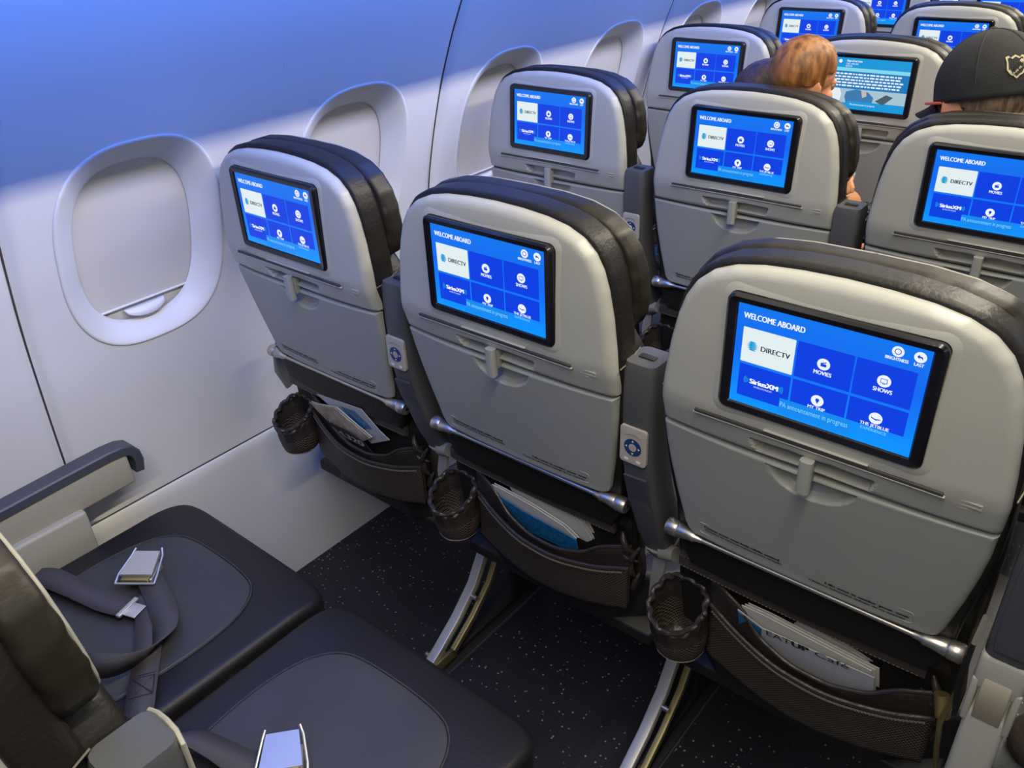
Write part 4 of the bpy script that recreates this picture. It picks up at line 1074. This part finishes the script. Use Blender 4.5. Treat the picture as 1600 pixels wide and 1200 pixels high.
mb = MB(); limb(mb, [neck+Vector((0,0,-.05)), chest, hips], [.07,.125,.142], M_['cloth_dark'])
for s_ in (-1,1):
    sh = Vector((.47+s_*.14,1.08,H-.21)); el = Vector((.49+s_*.17,1.15,H-.40)); wr_ = Vector((.54+s_*.07,1.34,H-.38))
    limb(mb, [chest+Vector((0,0,.05)), sh], [.09,.062], M_['cloth_dark']); limb(mb, [sh, el, wr_-Vector((0,.03,0))], [.054,.046,.034], M_['cloth_dark'])
fuse(mb.build('pullover', par), .008, 3)

# baby on the lap, auburn hair, one hand out beside the seat back
Tb = frame((.543,1.035,.112), (.62,.78), pitch=.10, roll=.22)
mb = MB(); head_parts(mb, Tb, .74, M_['skin'], True); nb = Tb @ Vector((0,-.01,-.06)); ch = Vector((.572,1.095,H-.055)); hp = Vector((.545,1.18,H-.21))
limb(mb, [nb, ch, hp], [.034,.062,.070], M_['skin'])
shR = ch+Vector((.055,-.02,.015)); elR = Vector((.672,.975,H-.055)); wrR = Vector((.705,.925,H-.055))
limb(mb, [ch, shR, elR, wrR], [.04,.030,.023,.016], M_['skin'])
for f_ in range(4):
    a = wrR+Vector((.006+(f_-1.5)*.006,-.012,-.004)); l_ = (.020,.024,.022,.017)[f_]
    b_ = a+Vector((.006+(f_-1.5)*.004,-l_*.6,-l_*.7)); limb(mb, [a, b_, b_+Vector((.001,-.003,-.008))], [.0062,.0050,.0045], M_['skin'])
limb(mb, [wrR, wrR+Vector((.017,-.004,-.004))], [.008,.0052], M_['skin'])
shL = ch+Vector((-.05,.03,.01)); limb(mb, [shL, shL+Vector((-.03,.07,-.07)), shL+Vector((.03,.12,-.09))], [.03,.024,.018], M_['skin'])
for s_ in (-1,1): limb(mb, [hp+Vector((s_*.04,0,0)), hp+Vector((s_*.055,.12,-.03)), hp+Vector((s_*.05,.14,-.13))], [.05,.036,.024], M_['skin'])
baby = fuse(mb.build('person'), .0035, 3); tag(baby, 'baby person with short auburn hair looking right, held above the second middle seat', 'person')
eyes(baby, Tb, .74)
hair_shell(Tb, .745, M_['hair_red'], baby, cut=lambda v: (v.y > .066) or (v.y > .028 and v.z < .045) or (v.y > -.045 and v.z < .004) or v.z < -.045, rx=.083, ry=.104, rz=.098)
mb = MB(); limb(mb, [ch+Vector((0,0,-.01)), hp], [.070,.078], M_['cloth_white']); limb(mb, [ch, shR, elR, wrR-Vector((.004,-.012,0))], [.040,.032,.027,.021], M_['cloth_white']); fuse(mb.build('shirt', baby), .005, 3)

# passenger across the aisle: one foot reaches into the picture
mb = MB(); hip = Vector((1.92,.30,.53)); 
for s_, kn, an in ((-1,Vector((1.62,.56,.53)),Vector((1.375,.50,.085))),(1,Vector((1.95,.66,.53)),Vector((1.95,.72,.09)))):
    limb(mb, [hip+Vector((s_*.08,0,0)), kn], [.085,.060], M_['skin_man']); limb(mb, [kn, an], [.055,.036], M_['skin_man']); d = Vector((-.10,.0,-.045)) if s_ < 0 else Vector((0,.13,-.05)); limb(mb, [an, an+d], [.036,.026], M_['skin_man'])
ch = Vector((1.92,.27,.92)); limb(mb, [hip, ch, ch+Vector((0,.01,.16))], [.14,.13,.055], M_['skin_man'])
Tq = frame((1.92,.30,.16), (0,1)); head_parts(mb, Tq, 1.0, M_['skin_man'])
for s_ in (-1,1):
    sh = ch+Vector((s_*.17,0,.07)); limb(mb, [ch+Vector((0,0,.06)), sh, sh+Vector((s_*.03,.06,-.27)), sh+Vector((-s_*.03,.26,-.30))], [.09,.058,.042,.027], M_['skin_man'])
    w_ = sh+Vector((-s_*.03,.26,-.30))
    for f_ in range(4): limb(mb, [w_+Vector(((f_-1.5)*.012,.02,0)), w_+Vector(((f_-1.5)*.018,.085,-.006)), w_+Vector(((f_-1.5)*.018,.11,-.03))], [.013,.009,.008], M_['skin_man'])
    limb(mb, [w_, w_+Vector((-s_*.04,.05,0))], [.014,.009], M_['skin_man'])
q = fuse(mb.build('person'), .008, 3); tag(q, 'person in brown trousers and grey mesh shoe, foot at the bottom right corner', 'person')
eyes(q, Tq, 1.0); hair_shell(Tq, 1.0, M_['hair_brown'], q, cut=lambda v: (v.y > .05 and v.z < .08) or (v.y > 0 and v.z < 0) or v.z < -.05)
mb = MB()
for s_, kn, an in ((-1,Vector((1.62,.56,.53)),Vector((1.375,.505,.135))),(1,Vector((1.95,.66,.53)),Vector((1.95,.72,.15)))):
    limb(mb, [hip+Vector((s_*.08,0,0)), kn], [.10,.075], M_['cloth_brown']); limb(mb, [kn, an], [.070,.058], M_['cloth_brown'])
limb(mb, [hip, hip+Vector((0,0,.06))], [.15,.15], M_['cloth_brown']); fuse(mb.build('trousers', q), .008, 2)
mb = MB(); limb(mb, [ch+Vector((0,0,.09)), ch, hip+Vector((0,0,.05))], [.08,.145,.15], M_['cloth_dark'])
for s_ in (-1,1):
    sh = ch+Vector((s_*.17,0,.07)); limb(mb, [ch+Vector((0,0,.06)), sh, sh+Vector((s_*.03,.06,-.27)), sh+Vector((-s_*.02,.20,-.29))], [.10,.067,.052,.038], M_['cloth_dark'])
fuse(mb.build('sweater', q), .009, 3)
for a, d in ((Vector((1.375,.50,.085)),Vector((-.10,.0,-.045))),(Vector((1.95,.72,.09)),Vector((0,.13,-.05)))):
    mb = MB(); limb(mb, [a+Vector((0,0,-.02)), a+d*.5+Vector((0,0,-.01)), a+d*1.1+Vector((0,0,.0))], [.046,.046,.036], M_['shoe']); fuse(mb.build('shoe', q), .005, 2)
# the seat the passenger across the aisle sits in
far = copy_tree(SEAT[(0,0)]); far.location = (1.92,-.02,0); far.name = 'airline_seat.%03d' % len(order)
tag(far, 'seat across the aisle under the passenger with the mesh shoe, beyond the right edge', 'airplane seat')
